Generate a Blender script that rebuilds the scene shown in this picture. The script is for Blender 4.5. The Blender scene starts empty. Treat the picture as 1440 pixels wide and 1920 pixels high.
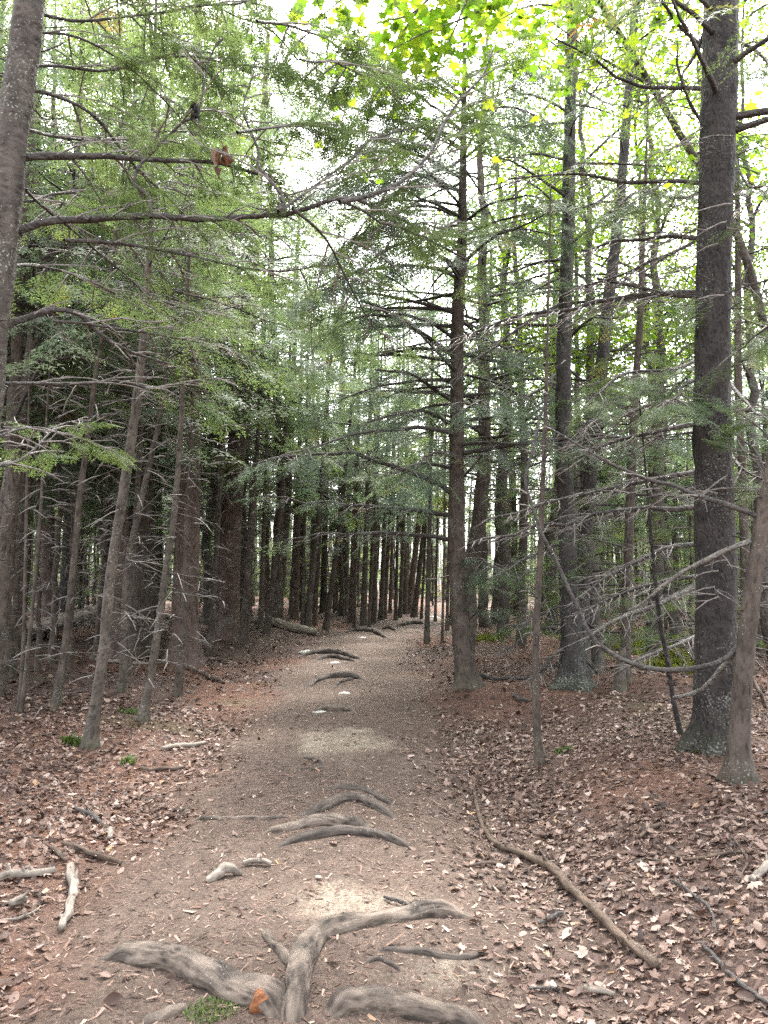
import bpy, math, random
import numpy as np
from mathutils import Vector, Matrix

# ------------------------------------------------------------------ camera, sky, sun
F = 1450.0                       # focal length in photograph pixels (1440 x 1920)
PITCH = math.radians(4.7)
CAMZ = 1.6
scene = bpy.context.scene
COL = scene.collection
cam = bpy.data.cameras.new("camera")
cam.sensor_fit = 'VERTICAL'
cam.angle = 2 * math.atan(960 / F)
cam.clip_start = 0.05
cam.clip_end = 600
camo = bpy.data.objects.new("camera", cam)
camo.location = (0, 0, CAMZ)
camo.rotation_euler = (math.pi / 2 + PITCH, 0, 0)
COL.objects.link(camo)
scene.camera = camo

SUN_EL, SUN_AZ = math.radians(60), math.radians(8)      # azimuth from +Y towards +X
world = bpy.data.worlds.new("World")
scene.world = world
world.use_nodes = True
wn = world.node_tree
bg = wn.nodes["Background"]
sky = wn.nodes.new("ShaderNodeTexSky")
sky.sky_type = 'NISHITA'
sky.sun_disc = False
sky.sun_elevation = SUN_EL
sky.sun_rotation = SUN_AZ
sky.dust_density = 4.0
sky.air_density = 1.0
hs = wn.nodes.new("ShaderNodeHueSaturation")             # thin bright cloud: hardly any blue
hs.inputs["Saturation"].default_value = 0.22
wn.links.new(sky.outputs[0], hs.inputs["Color"])
wn.links.new(hs.outputs[0], bg.inputs[0])
bg.inputs[1].default_value = 0.15

sl = bpy.data.lights.new("sun", 'SUN')
sl.energy = 2.4
sl.angle = math.radians(10)
sl.color = (1.0, 0.96, 0.91)
so = bpy.data.objects.new("sun", sl)
sd = Vector((math.sin(SUN_AZ) * math.cos(SUN_EL), math.cos(SUN_AZ) * math.cos(SUN_EL), math.sin(SUN_EL)))
so.rotation_euler = sd.to_track_quat('Z', 'Y').to_euler()
so.location = (10, 10, 40)
COL.objects.link(so)

vs = scene.view_settings
vs.view_transform = 'Standard'
vs.look = 'None'
vs.exposure = 3.2
vs.gamma = 1.0
vs.use_curve_mapping = False
scene.cycles.use_denoising = False
scene.cycles.sample_clamp_indirect = 6
scene.cycles.max_bounces = 8
scene.cycles.diffuse_bounces = 4
scene.cycles.glossy_bounces = 2
scene.cycles.transmission_bounces = 4
scene.cycles.transparent_max_bounces = 4

# ------------------------------------------------------------------ numbers
rng = np.random.default_rng(11)
rnd = random.Random(5)
def U(a, b): return rnd.uniform(a, b)

def smooth(t):
    t = np.clip(t, 0, 1)
    return t * t * (3 - 2 * t)

def vnoise(x, y, seed=0):
    x = np.asarray(x, float); y = np.asarray(y, float)
    xi = np.floor(x).astype(np.int64); yi = np.floor(y).astype(np.int64)
    fx = x - xi; fy = y - yi
    fx = fx * fx * (3 - 2 * fx); fy = fy * fy * (3 - 2 * fy)
    def hsh(a, b):
        n = (a * 374761393 + b * 668265263 + seed * 982451653) & 0xffffffff
        n = ((n ^ (n >> 13)) * 1274126177) & 0xffffffff
        return ((n ^ (n >> 16)) & 0xffff) / 65535.0
    return (hsh(xi, yi) * (1 - fx) + hsh(xi + 1, yi) * fx) * (1 - fy) + (hsh(xi, yi + 1) * (1 - fx) + hsh(xi + 1, yi + 1) * fx) * fy

def path_x(y):
    return np.interp(y, [-20, 0, 3, 5, 7.5, 13.5, 20, 25, 30, 36, 45, 60, 140],
                     [-.2, -.25, -.3, -.32, -.36, -.7, -.4, .2, 1.7, 4.5, 9, 17, 60])
def path_w(y):
    return np.interp(y, [0, 3, 7, 14, 25, 40], [1.35, 1.28, 1.12, 1.08, 1.25, 1.1])

def terrain(x, y):
    x = np.asarray(x, float); y = np.asarray(y, float)
    d = x - path_x(y)
    off = smooth((np.abs(d) - 0.7) / 1.8)
    z = 0.20 * smooth((d - 1.0) / 1.7) + 0.13 * smooth((-d - 1.1) / 1.6)
    z = z + 0.34 * (vnoise(x * .21 + 3, y * .21, 1) - .5) * off
    z = z + 0.10 * (vnoise(x * .8, y * .8, 2) - .5) * (.3 + .7 * off)
    z = z + 0.035 * (vnoise(x * 2.6, y * 2.6, 3) - .5)
    z = z + 0.014 * (vnoise(x * 9, y * 9, 4) - .5) + 0.007 * (vnoise(x * 23, y * 23, 5) - .5)
    z = z + 0.10 * np.exp(-((d - 1.55) / .5) ** 2 - ((y - 11.2) / 1.3) ** 2)      # mound round the middle hemlock
    z = z - 0.05 * np.exp(-((d - 1.05) / .4) ** 2) * smooth((9 - y) / 4)            # shallow leafy ditch right of the path
    z = z + 0.05 * np.exp(-((d) / .8) ** 2 - ((y - 7.6) / 1.0) ** 2)
    z = z + 0.05 * np.exp(-((d) / .9) ** 2 - ((y - 5.4) / .6) ** 2)
    return z

def ray(px, py):
    u = (px - 720) / F; v = -(py - 960) / F
    c, s = math.cos(PITCH), math.sin(PITCH)
    return np.array([u, c - s * v, s + c * v])
def at(px, py, Y):
    """the point seen at a pixel, at distance Y ahead"""
    r = ray(px, py)
    return np.array([0, 0, CAMZ]) + r * (Y / r[1])
_ts = np.concatenate([np.arange(1.5, 20, .01), np.arange(20, 90, .05)])
def gp(px, py):
    """the point of the ground seen at a pixel"""
    r = ray(px, py); r = r / r[1]
    P = np.array([0, 0, CAMZ])[None] + _ts[:, None] * r[None]
    h = terrain(P[:, 0], P[:, 1])
    i = np.argmax(P[:, 2] < h)
    return np.array([P[i, 0], P[i, 1], h[i]])
def project(P):
    P = np.atleast_2d(P); d = P - np.array([0, 0, CAMZ])
    c, s = math.cos(PITCH), math.sin(PITCH)
    f = d[:, 1] * c + d[:, 2] * s; v = -d[:, 1] * s + d[:, 2] * c
    f = np.where(f < .05, .05, f)
    return 720 + F * d[:, 0] / f, 960 - F * v / f, f

# ------------------------------------------------------------------ mesh collecting
class MB:
    def __init__(self):
        self.v = []; self.f = []; self.t = []; self.w = []; self.n = 0
    def add(self, v, f, t=0.5, w=None):
        v = np.asarray(v, np.float32).reshape(-1, 3)
        self.v.append(v); self.f.append(np.asarray(f, np.int32).reshape(-1, 3) + self.n)
        self.t.append(np.full(len(v), t, np.float32) if np.isscalar(t) else np.asarray(t, np.float32))
        self.w.append(v if w is None else np.asarray(w, np.float32))
        self.n += len(v)
    def mesh(self, name, mat, smooth_=False, origin=None):
        me = bpy.data.meshes.new(name)
        if self.n:
            v = np.concatenate(self.v); f = np.concatenate(self.f); t = np.concatenate(self.t)
            if origin is not None: v = v - np.asarray(origin, np.float32)
            me.vertices.add(len(v)); me.vertices.foreach_set("co", v.ravel())
            me.loops.add(f.size); me.loops.foreach_set("vertex_index", f.ravel())
            me.polygons.add(len(f)); me.polygons.foreach_set("loop_start", np.arange(0, f.size, 3, dtype=np.int32))
            if smooth_: me.polygons.foreach_set("use_smooth", np.ones(len(f), bool))
            a = me.attributes.new("tint", 'FLOAT', 'POINT'); a.data.foreach_set("value", t)
            if smooth_:
                a = me.attributes.new("bark", 'FLOAT_VECTOR', 'POINT'); a.data.foreach_set("vector", np.concatenate(self.w).ravel())
            me.update(calc_edges=True)
        me.materials.append(mat)
        return me
    def build(self, name, mat, parent=None, smooth_=False, origin=None):
        return link(name, self.mesh(name, mat, smooth_, origin), parent)

def link(name, data, parent=None):
    o = bpy.data.objects.new(name, data)
    COL.objects.link(o)
    if parent: o.parent = parent
    return o
def tag(o, label=None, cat=None, group=None, kind=None):
    if label: o["label"] = label
    if cat: o["category"] = cat
    if group: o["group"] = group
    if kind: o["kind"] = kind
    return o
def thing(name, loc, label, cat, group=None):
    o = link(name, None); o.location = [float(c) for c in loc]; o.empty_display_size = .2
    return tag(o, label, cat, group)

def spline(P, n):
    """smooth polyline through points of any dimension"""
    P = np.asarray(P, float)
    if len(P) == 2:
        return P[0] + np.linspace(0, 1, n)[:, None] * (P[1] - P[0])
    d = np.r_[0, np.cumsum(np.linalg.norm(np.diff(P[:, :3], axis=0), axis=1) + 1e-6)]
    Q = np.vstack([2 * P[0] - P[1], P, 2 * P[-1] - P[-2]])
    u = np.linspace(0, d[-1], n)
    k = np.clip(np.searchsorted(d, u, side='right') - 1, 0, len(P) - 2)
    t = ((u - d[k]) / (d[k + 1] - d[k]))[:, None]
    a, b, c, e = Q[k], Q[k + 1], Q[k + 2], Q[k + 3]
    return .5 * (2 * b + (c - a) * t + (2 * a - 5 * b + 4 * c - e) * t ** 2 + (3 * b - a - 3 * c + e) * t ** 3)

def frames(P):
    T = np.gradient(P, axis=0); T /= np.linalg.norm(T, axis=1)[:, None] + 1e-9
    ref = np.array([1., 0, 0]) if abs(T[0, 0]) < .8 else np.array([0, 1., 0])
    N = np.empty_like(P)
    for i in range(len(P)):
        r = ref - T[i] * ref.dot(T[i]); r /= np.linalg.norm(r) + 1e-9
        N[i] = r; ref = r
    return T, N, np.cross(T, N)
_tubef = {}
def tubef(n, k):
    if (n, k) not in _tubef:
        i = np.arange(n - 1)[:, None] * k; j = np.arange(k)[None]; j2 = (j + 1) % k
        a, b, c, d = i + j, i + j2, i + k + j2, i + k + j
        f = np.stack([np.stack([a, b, c], -1), np.stack([a, c, d], -1)], 2).reshape(-1, 3)
        tip = n * k
        e = (n - 1) * k
        cap = np.stack([e + np.arange(k), e + (np.arange(k) + 1) % k, np.full(k, tip)], -1)
        _tubef[(n, k)] = np.vstack([f, cap])
    return _tubef[(n, k)]
def tube(mb, P, R, k=5, t=.5, wob=0.0, prof=None):
    P = np.asarray(P, float); n = len(P)
    R = np.broadcast_to(np.asarray(R, float), (n,))
    T, N, B = frames(P)
    th = np.arange(k) * 2 * math.pi / k
    rr = R[:, None] * np.ones((1, k))
    if wob: rr = rr * (1 + wob * (rng.random((n, k)) - .5))
    if prof is not None: rr = rr * prof
    V = P[:, None] + rr[..., None] * (np.cos(th)[None, :, None] * N[:, None] + np.sin(th)[None, :, None] * B[:, None])
    s = np.r_[0, np.cumsum(np.linalg.norm(np.diff(P, axis=0), axis=1))] + rnd.random() * 50
    W = np.stack([np.cos(th)[None] * R[:, None], np.sin(th)[None] * R[:, None], s[:, None] + 0 * th[None]], -1).reshape(-1, 3)
    mb.add(np.vstack([V.reshape(-1, 3), P[-1:] + T[-1:] * R[-1] * .4]), tubef(n, k), t, np.vstack([W, [[0, 0, s[-1]]]]))

# ------------------------------------------------------------------ materials
class NT:
    def __init__(self, name):
        self.m = bpy.data.materials.new(name); self.m.use_nodes = True
        self.t = self.m.node_tree; self.t.nodes.clear()
        self.out = self.n("ShaderNodeOutputMaterial")
    def n(self, typ, **kw):
        x = self.t.nodes.new(typ)
        for k, v in kw.items(): setattr(x, k, v)
        return x
    def l(self, a, b): self.t.links.new(a, b)
    def noise(self, vec, scale, detail=3, rough=.55):
        x = self.n("ShaderNodeTexNoise"); x.inputs["Scale"].default_value = scale
        x.inputs["Detail"].default_value = detail; x.inputs["Roughness"].default_value = rough
        if vec is not None: self.l(vec, x.inputs["Vector"])
        return x.outputs[0]
    def ramp(self, fac, stops):
        r = self.n("ShaderNodeValToRGB"); e = r.color_ramp.elements
        while len(e) < len(stops): e.new(.5)
        for q, (p, c) in zip(e, stops):
            q.position = p; q.color = (*c, 1) if len(c) == 3 else c
        self.l(fac, r.inputs[0]); return r.outputs[0]
    def math(self, op, a, b=None, c=None):
        x = self.n("ShaderNodeMath", operation=op)
        for i, s in enumerate((a, b, c)):
            if s is None: continue
            if isinstance(s, (int, float)): x.inputs[i].default_value = s
            else: self.l(s, x.inputs[i])
        return x.outputs[0]
    def mix(self, fac, a, b, blend='MIX'):
        x = self.n("ShaderNodeMix", data_type='RGBA', blend_type=blend)
        for s, i in ((fac, 0), (a, 6), (b, 7)):
            if isinstance(s, (int, float)): x.inputs[i].default_value = s
            elif isinstance(s, tuple): x.inputs[i].default_value = (*s, 1)
            else: self.l(s, x.inputs[i])
        return x.outputs[2]
    def objco(self, sc=(1, 1, 1)):
        c = self.n("ShaderNodeTexCoord"); m = self.n("ShaderNodeMapping")
        m.inputs["Scale"].default_value = sc
        self.l(c.outputs["Object"], m.inputs[0]); return m.outputs[0]
    def barkco(self, sc=(1, 1, 1)):
        c = self.n("ShaderNodeAttribute"); c.attribute_name = "bark"; m = self.n("ShaderNodeMapping")
        m.inputs["Scale"].default_value = sc
        self.l(c.outputs["Vector"], m.inputs[0]); return m.outputs[0]
    def attr(self, name):
        a = self.n("ShaderNodeAttribute"); a.attribute_name = name; return a
    def bump(self, h, strength=.5, dist=.02):
        b = self.n("ShaderNodeBump"); b.inputs["Strength"].default_value = strength
        b.inputs["Distance"].default_value = dist; self.l(h, b.inputs["Height"]); return b.outputs[0]
    def principled(self, col, rough=.8, normal=None, spec=.3):
        p = self.n("ShaderNodeBsdfPrincipled")
        if isinstance(col, tuple): p.inputs["Base Color"].default_value = (*col, 1)
        else: self.l(col, p.inputs["Base Color"])
        if isinstance(rough, (int, float)): p.inputs["Roughness"].default_value = rough
        else: self.l(rough, p.inputs["Roughness"])
        p.inputs["Specular IOR Level"].default_value = spec
        if normal is not None: self.l(normal, p.inputs["Normal"])
        return p.outputs[0]
    def done(self, sh):
        self.l(sh, self.out.inputs[0]); return self.m

def mat_bark(name, dark, mid, light, lichen=.25, lcol=(.36, .40, .33), vs=.22, sc=26, moss=0.0, bump=.9, spec=.25, mott=.35):
    m = NT(name)
    co = m.barkco((1, 1, vs))
    vor = m.n("ShaderNodeTexVoronoi", feature='F1'); vor.inputs["Scale"].default_value = sc
    warp = m.n("ShaderNodeVectorMath", operation='ADD')
    nz = m.n("ShaderNodeTexNoise"); nz.inputs["Scale"].default_value = 9; m.l(co, nz.inputs["Vector"])
    sc_ = m.n("ShaderNodeVectorMath", operation='SCALE'); sc_.inputs["Scale"].default_value = .12
    m.l(nz.outputs["Color"], sc_.inputs[0]); m.l(co, warp.inputs[0]); m.l(sc_.outputs[0], warp.inputs[1])
    m.l(warp.outputs[0], vor.inputs["Vector"])
    n1 = m.noise(co, 42, 5, .65); n2 = m.noise(m.barkco(), 3.2, 3)
    h = m.math('ADD', m.math('MULTIPLY', vor.outputs["Distance"], 1.2), m.math('MULTIPLY', n1, .8))
    c = m.ramp(m.math('MULTIPLY_ADD', n2, .35, m.math('MULTIPLY', h, .62)), [(.29, dark), (.48, mid), (.72, light)])
    if mott > 0:
        c = m.mix(1.0, c, m.ramp(m.noise(m.barkco((1, 1, .6)), 11, 4, .65), [(.36, (1 - mott,) * 3), (.62, (1 + mott,) * 3)]), 'MULTIPLY')
    if lichen > 0:
        ln = m.math('ADD', m.math('MULTIPLY', m.noise(m.barkco(), 75, 3, .7), .8), m.math('MULTIPLY', m.noise(m.barkco(), 2.6, 2), .4))
        lf = m.ramp(ln, [(.74 - lichen * .15, (0, 0, 0)), (.80 - lichen * .15, (1, 1, 1))])
        c = m.mix(m.math('MULTIPLY', lf, .8), c, lcol)
    if moss > 0:
        sep = m.n("ShaderNodeSeparateXYZ"); m.l(m.objco(), sep.inputs[0])
        mf = m.math('MULTIPLY', m.ramp(m.math('ADD', m.math('MULTIPLY', sep.outputs[2], -1.2), m.noise(m.objco(), 7, 4)), [(.18, (0, 0, 0)), (.6, (1, 1, 1))]), moss * .5)
        c = m.mix(mf, c, (.055, .07, .022))
    return m.done(m.principled(c, .78, m.bump(h, bump, .012), spec))

def mat_leafy(name, stops, trans=.35, tcol=(1, 1, .5), rough=.5, spec=.35):
    """needles and leaves: colour by the leaf's own tint, light shining through"""
    m = NT(name)
    a = m.attr("tint"); oi = m.n("ShaderNodeObjectInfo")
    f = m.math('ADD', a.outputs["Fac"], m.math('MULTIPLY_ADD', oi.outputs["Random"], .16, -.08))
    c = m.ramp(f, stops)
    p = m.principled(c, rough, None, spec)
    tr = m.n("ShaderNodeBsdfTranslucent"); m.l(m.mix(1.0, c, tcol, 'MULTIPLY'), tr.inputs[0])
    mx = m.n("ShaderNodeMixShader"); mx.inputs[0].default_value = trans
    m.l(p, mx.inputs[1]); m.l(tr.outputs[0], mx.inputs[2])
    return m.done(mx.outputs[0])

M = {}
M['bark_dark'] = mat_bark('bark_dark', (0.0022, 0.0019, 0.0017), (0.0070, 0.0055, 0.0050), (0.0268, 0.0218, 0.0195), .36, (.20, .205, .18), vs=.5, sc=34, moss=.45, spec=.3, bump=1.0)
M['bark_black'] = mat_bark('bark_black', (0.0046, 0.0039, 0.0033), (0.0117, 0.0097, 0.0091), (0.0358, 0.0312, 0.0286), .25, vs=.5, sc=34, moss=.5, spec=.3)
M['bark_red'] = mat_bark('bark_red', (0.0176, 0.0104, 0.0088), (0.0464, 0.0296, 0.0240), (0.0920, 0.0640, 0.0528), .1, vs=.35, sc=30)
M['bark_brown'] = mat_bark('bark_brown', (0.0095, 0.0068, 0.0052), (0.0274, 0.0201, 0.0158), (0.0631, 0.0487, 0.0392), .16, vs=.3, sc=32, moss=.35)
M['bark_tan'] = mat_bark('bark_tan', (0.0124, 0.0095, 0.0076), (0.0362, 0.0280, 0.0223), (0.0760, 0.0623, 0.0504), .2, vs=.6, sc=22, moss=.5)
M['bark_pale'] = mat_bark('bark_pale', (0.0129, 0.0099, 0.0084), (0.0334, 0.0274, 0.0235), (0.0682, 0.0573, 0.0497), .2, vs=1.4, sc=16, moss=.3)
M['limb'] = mat_bark('limb_bark', (0.0063, 0.0049, 0.0040), (0.0171, 0.0140, 0.0121), (0.0495, 0.0428, 0.0374), .2, (.30, .33, .28), vs=1, sc=40, spec=.4)
M['limb_lichen'] = mat_bark('limb_lichen', (0.0177, 0.0153, 0.0137), (0.0524, 0.0451, 0.0395), (0.1290, 0.1169, 0.1032), .55, (.28, .30, .25), vs=1, sc=40)
M['twig'] = mat_bark('twig_bark', (0.0307, 0.0239, 0.0198), (0.0819, 0.0676, 0.0590), (0.1856, 0.1638, 0.1474), .2, vs=1, sc=40, spec=.45)
M['root'] = mat_bark('root_bark', (0.0115, 0.0084, 0.0065), (0.0393, 0.0294, 0.0227), (0.0954, 0.0749, 0.0588), .12, (.2, .19, .175), vs=.3, sc=30, bump=1.0, mott=.6)
M['root_dark'] = mat_bark('root_bark_dark', (0.0078, 0.0061, 0.0050), (0.0235, 0.0184, 0.0151), (0.0617, 0.0495, 0.0404), .12, (.2, .19, .18), vs=.2, sc=34)
M['stick'] = mat_bark('stick_bark', (0.0069, 0.0042, 0.0032), (0.0208, 0.0134, 0.0104), (0.0744, 0.0521, 0.0372), .04, vs=.3, sc=26)
M['stick_pale'] = mat_bark('stick_pale', (0.0288, 0.0218, 0.0173), (0.0928, 0.0736, 0.0576), (0.1920, 0.1632, 0.1344), .1, vs=.25, sc=30)
M['log'] = mat_bark('log_bark', (.026, .021, .017), (.078, .064, .05), (.19, .16, .13), .35, (.14, .16, .08), vs=.3, sc=18)
GREEN = [(.0, (0.0405, 0.0616, 0.0378)), (.35, (0.0757, 0.1118, 0.0598)), (.62, (0.1038, 0.1496, 0.0686)), (.86, (0.1320, 0.1804, 0.0686)), (.95, (0.1760, 0.1408, 0.0440)), (1., (0.2112, 0.1232, 0.0528))]
M['needle'] = mat_leafy('needles', GREEN, .54, (1.08, 1.05, .7), .58, .2)
M['needle_blue'] = mat_leafy('needles_blue', [(.0, (0.0450, 0.0657, 0.0504)), (.4, (0.0792, 0.1152, 0.0792)), (.8, (0.1152, 0.1566, 0.0936)), (.96, (0.1260, 0.1620, 0.0630)), (1., (0.1800, 0.1170, 0.0540))], .52, (1.05, 1.05, .82), .6, .2)
M['maple'] = mat_leafy('maple_leaves', [(.0, (.06, .125, .02)), (.5, (.12, .20, .028)), (1., (.24, .27, .035))], .62, (1.15, 1.2, .45), .5, .3)
M['litter'] = mat_leafy('leaf_litter', [(.0, (0.0234, 0.0140, 0.0109)), (.3, (0.0718, 0.0406, 0.0289)), (.55, (0.1404, 0.0874, 0.0655)), (.8, (0.2418, 0.1732, 0.1388)), (.94, (0.3510, 0.2808, 0.2340)), (1., (0.2808, 0.1482, 0.0546))], .12, (1, .9, .8), .6, .3)
M['chips'] = mat_leafy('needle_chips', [(.0, (0.0360, 0.0216, 0.0173)), (.4, (0.1008, 0.0576, 0.0418)), (.75, (0.1944, 0.1296, 0.0972)), (1., (0.3312, 0.2664, 0.2088))], .0, (1, 1, 1), .7, .2)
M['moss'] = mat_leafy('moss', [(.0, (.03, .05, .012)), (1., (.11, .16, .035))], .3)
M['fern'] = mat_leafy('ground_plants', [(.0, (0.0550, 0.0825, 0.0110)), (1., (0.1430, 0.1485, 0.0220))], .5, (1.2, 1.2, .5))
M['dry'] = mat_leafy('dry_leaf', [(.0, (.045, .02, .014)), (.6, (.13, .062, .04)), (1., (.24, .14, .09))], .25, (1, .8, .6))
M['black'] = mat_leafy('black_leaf', [(.0, (.006, .006, .006)), (1., (.02, .019, .018))], .0)
def mat_stone():
    m = NT('stone'); n = m.noise(m.objco(), 22, 5); n2 = m.noise(m.objco(), 5, 3)
    c = m.ramp(m.math('MULTIPLY_ADD', n, .6, m.math('MULTIPLY', n2, .4)), [(.3, (.16, .145, .13)), (.7, (.42, .40, .37))])
    return m.done(m.principled(c, .75, m.bump(n, .5, .01)))
M['stone'] = mat_stone()
def mat_wound():
    m = NT('torn_wood'); n = m.noise(m.objco((1, 3, 1)), 45, 4)
    c = m.ramp(n, [(.3, (.07, .022, .010)), (.55, (.22, .082, .03)), (.8, (.36, .21, .11))])
    return m.done(m.principled(c, .7, m.bump(n, .8, .01)))
M['wound'] = mat_wound()
def mat_ground():
    m = NT('forest_floor')
    g = m.n("ShaderNodeNewGeometry"); pos = g.outputs["Position"]
    col = m.attr("soil").outputs["Color"]
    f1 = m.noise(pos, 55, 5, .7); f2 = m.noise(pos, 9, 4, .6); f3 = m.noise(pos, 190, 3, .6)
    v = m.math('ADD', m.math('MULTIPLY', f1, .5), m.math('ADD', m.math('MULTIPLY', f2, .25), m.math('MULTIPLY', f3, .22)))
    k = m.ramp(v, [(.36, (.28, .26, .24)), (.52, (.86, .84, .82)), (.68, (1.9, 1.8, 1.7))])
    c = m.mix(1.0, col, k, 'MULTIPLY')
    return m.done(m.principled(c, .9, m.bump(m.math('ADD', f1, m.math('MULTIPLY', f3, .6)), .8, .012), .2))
M['ground'] = mat_ground()
# ------------------------------------------------------------------ the ground and the path
def soil(x, y):
    d = x - path_x(y); w = path_w(y)
    edge = np.abs(d) / w + .35 * (vnoise(x * 1.6, y * 1.6, 8) - .5) + .15 * (vnoise(x * 6, y * 6, 9) - .5)
    p = 1 - smooth((edge - .72) / .5)                     # 1 on the trodden path
    dirt = np.array([.108, .080, .064]); sand = np.array([.25, .212, .168]); duff = np.array([.082, .055, .044]); orange = np.array([.135, .074, .052])
    c = np.broadcast_to(duff, x.shape + (3,)).copy()
    o = smooth((vnoise(x * .55 + 9, y * .55, 12) - .42) / .25)[..., None]
    o = np.maximum(o, np.exp(-((x - 3.1) / 1.3) ** 2 - ((y - 5.2) / 1.2) ** 2)[..., None])
    o = np.maximum(o, np.exp(-((x - 2.0) / 1.5) ** 2 - ((y - 9.8) / 1.6) ** 2)[..., None])
    c = c * (1 - o) + orange * o
    c = c * (1 - p[..., None]) + dirt * p[..., None]
    s = np.zeros_like(x)
    for (a, b, ra, rb, k) in ((-.38, 7.6, .55, .75, 1.0), (-.20, 3.95, .45, .35, .62), (.15, 3.35, .5, .25, .5), (-.35, 6.6, .4, .4, .3), (-.5, 10.3, .5, .8, .3), (-.5, 13, .5, 1.2, .35), (-.1, 21, .8, 2.5, .35)):
        s = np.maximum(s, k * np.exp(-((x - a) / ra) ** 2 - ((y - b) / rb) ** 2))
    s = smooth(s * 1.9 * (.15 + .9 * vnoise(x * 3.3, y * 3.3, 13) + .5 * vnoise(x * 11, y * 11, 15)) - .34)[..., None] * .9
    c = c * (1 - s) + sand * s
    g = smooth((vnoise(x * 1.1, y * 1.1, 14) - .78) / .1)[..., None] * (1 - p[..., None]) * .35
    c = c * (1 - g) + np.array([.06, .075, .03]) * g
    return c, edge

def grow(a, b, first, k, cap):
    v = [a]; s = first
    while v[-1] < b:
        v.append(v[-1] + s); s = min(s * k, cap)
    return np.array(v)
ys = np.r_[-grow(0, 12, .3, 1.2, 3)[:0:-1], 0, .5, 1., grow(1.4, 140, .035, 1.018, 5)]
xr = grow(0, 110, .04, 1.028, 6)
xs = np.r_[-xr[:0:-1], xr]
GX, GY = np.meshgrid(xs, ys)
GZ = terrain(GX, GY)
gc, gedge = soil(GX, GY)
ny, nx = GX.shape
V = np.stack([GX, GY, GZ], -1).reshape(-1, 3).astype(np.float32)
C = np.concatenate([gc, np.ones(gc.shape[:2] + (1,))], -1).reshape(-1, 4).astype(np.float32)
ii = (np.arange(ny - 1)[:, None] * nx + np.arange(nx - 1)[None]).ravel()
quads = np.stack([ii, ii + 1, ii + nx + 1, ii + nx], -1)
onpath = (gedge.ravel()[quads].mean(1) < .95) & (V[quads[:, 0], 1] > -6) & (V[quads[:, 0], 1] < 60)
def sheet(name, q):
    u, inv = np.unique(q, return_inverse=True)
    inv = inv.reshape(q.shape).astype(np.int32)
    me = bpy.data.meshes.new(name)
    me.vertices.add(len(u)); me.vertices.foreach_set("co", V[u].ravel())
    me.loops.add(inv.size); me.loops.foreach_set("vertex_index", inv.ravel())
    me.polygons.add(len(inv)); me.polygons.foreach_set("loop_start", np.arange(0, inv.size, 4, dtype=np.int32))
    me.polygons.foreach_set("use_smooth", np.ones(len(inv), bool))
    a = me.attributes.new("soil", 'FLOAT_COLOR', 'POINT'); a.data.foreach_set("color", C[u].ravel())
    me.update(calc_edges=True); me.materials.append(M['ground'])
    return link(name, me)
ground = tag(sheet("ground", quads[~onpath]), "brown forest floor under leaf litter on both sides of the path", "ground", kind="structure")
path = tag(sheet("path", quads[onpath]), "trodden dirt footpath winding away between the trees", "path", kind="structure")

# ------------------------------------------------------------------ leaf litter
def leaf_shape(kind, small=True):
    """outline fan with a raised or sunken midrib; length about 1"""
    if kind == 'maple':
        a = np.radians([-90, -62, -38, -20, 2, 22, 40, 60, 75, 90]); r = [.42, .36, .60, .40, .74, .50, .62, .46, .66, .98]
        pts = [(r_ * math.cos(t), r_ * math.sin(t)) for t, r_ in zip(a, r)]
        pts = [(0, -.40)] + pts[1:] + [(-x, y) for x, y in pts[-2:0:-1]]
        if small: pts = [(x * .62, y * .62) for x, y in pts]
    elif kind == 'oak':
        pts = [(0, -.55), (.08, -.3), (.22, -.25), (.12, -.05), (.30, .05), (.17, .2), (.27, .35), (.12, .45), (0, .55)]
        pts = pts + [(-x, y) for x, y in pts[-2:0:-1]]
    elif kind == 'beech':
        pts = [(0, -.5), (.2, -.28), (.29, 0), (.2, .28), (0, .52), (-.2, .28), (-.29, 0), (-.2, -.28)]
    else:
        pts = [(0, -.5), (.34, .0), (.05, .5), (-.32, .05)]
    return np.array([(0, 0)] + pts)
def leaf_mesh(kind, curl, twist, seed):
    r = np.random.default_rng(seed)
    p = leaf_shape(kind); n = len(p) - 1
    p = p * (1 + .12 * (r.random(p.shape) - .5))
    z = curl * (p[:, 0] ** 2 * 1.6 + p[:, 1] ** 2 * .5) + twist * p[:, 0] * p[:, 1] + .10 * (r.random(len(p)) - .5)
    z[0] = -.02
    f = np.array([(0, 1 + i, 1 + (i + 1) % n) for i in range(n)])
    return np.c_[p, z], f
LEAVES = [leaf_mesh(k, c, t, i) for i, (k, c, t) in enumerate([('maple', .6, .6), ('beech', -.9, -.6), ('oak', 1.1, .8), ('beech', 1.3, .5), ('oak', -.9, .6), ('beech', 1.0, -.9), ('beech', -1.1, .8)])]
SIMPLE = [leaf_mesh('chip', c, t, 20 + i) for i, (c, t) in enumerate([(.6, .3), (-.5, -.3), (1., .5)])]

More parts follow.
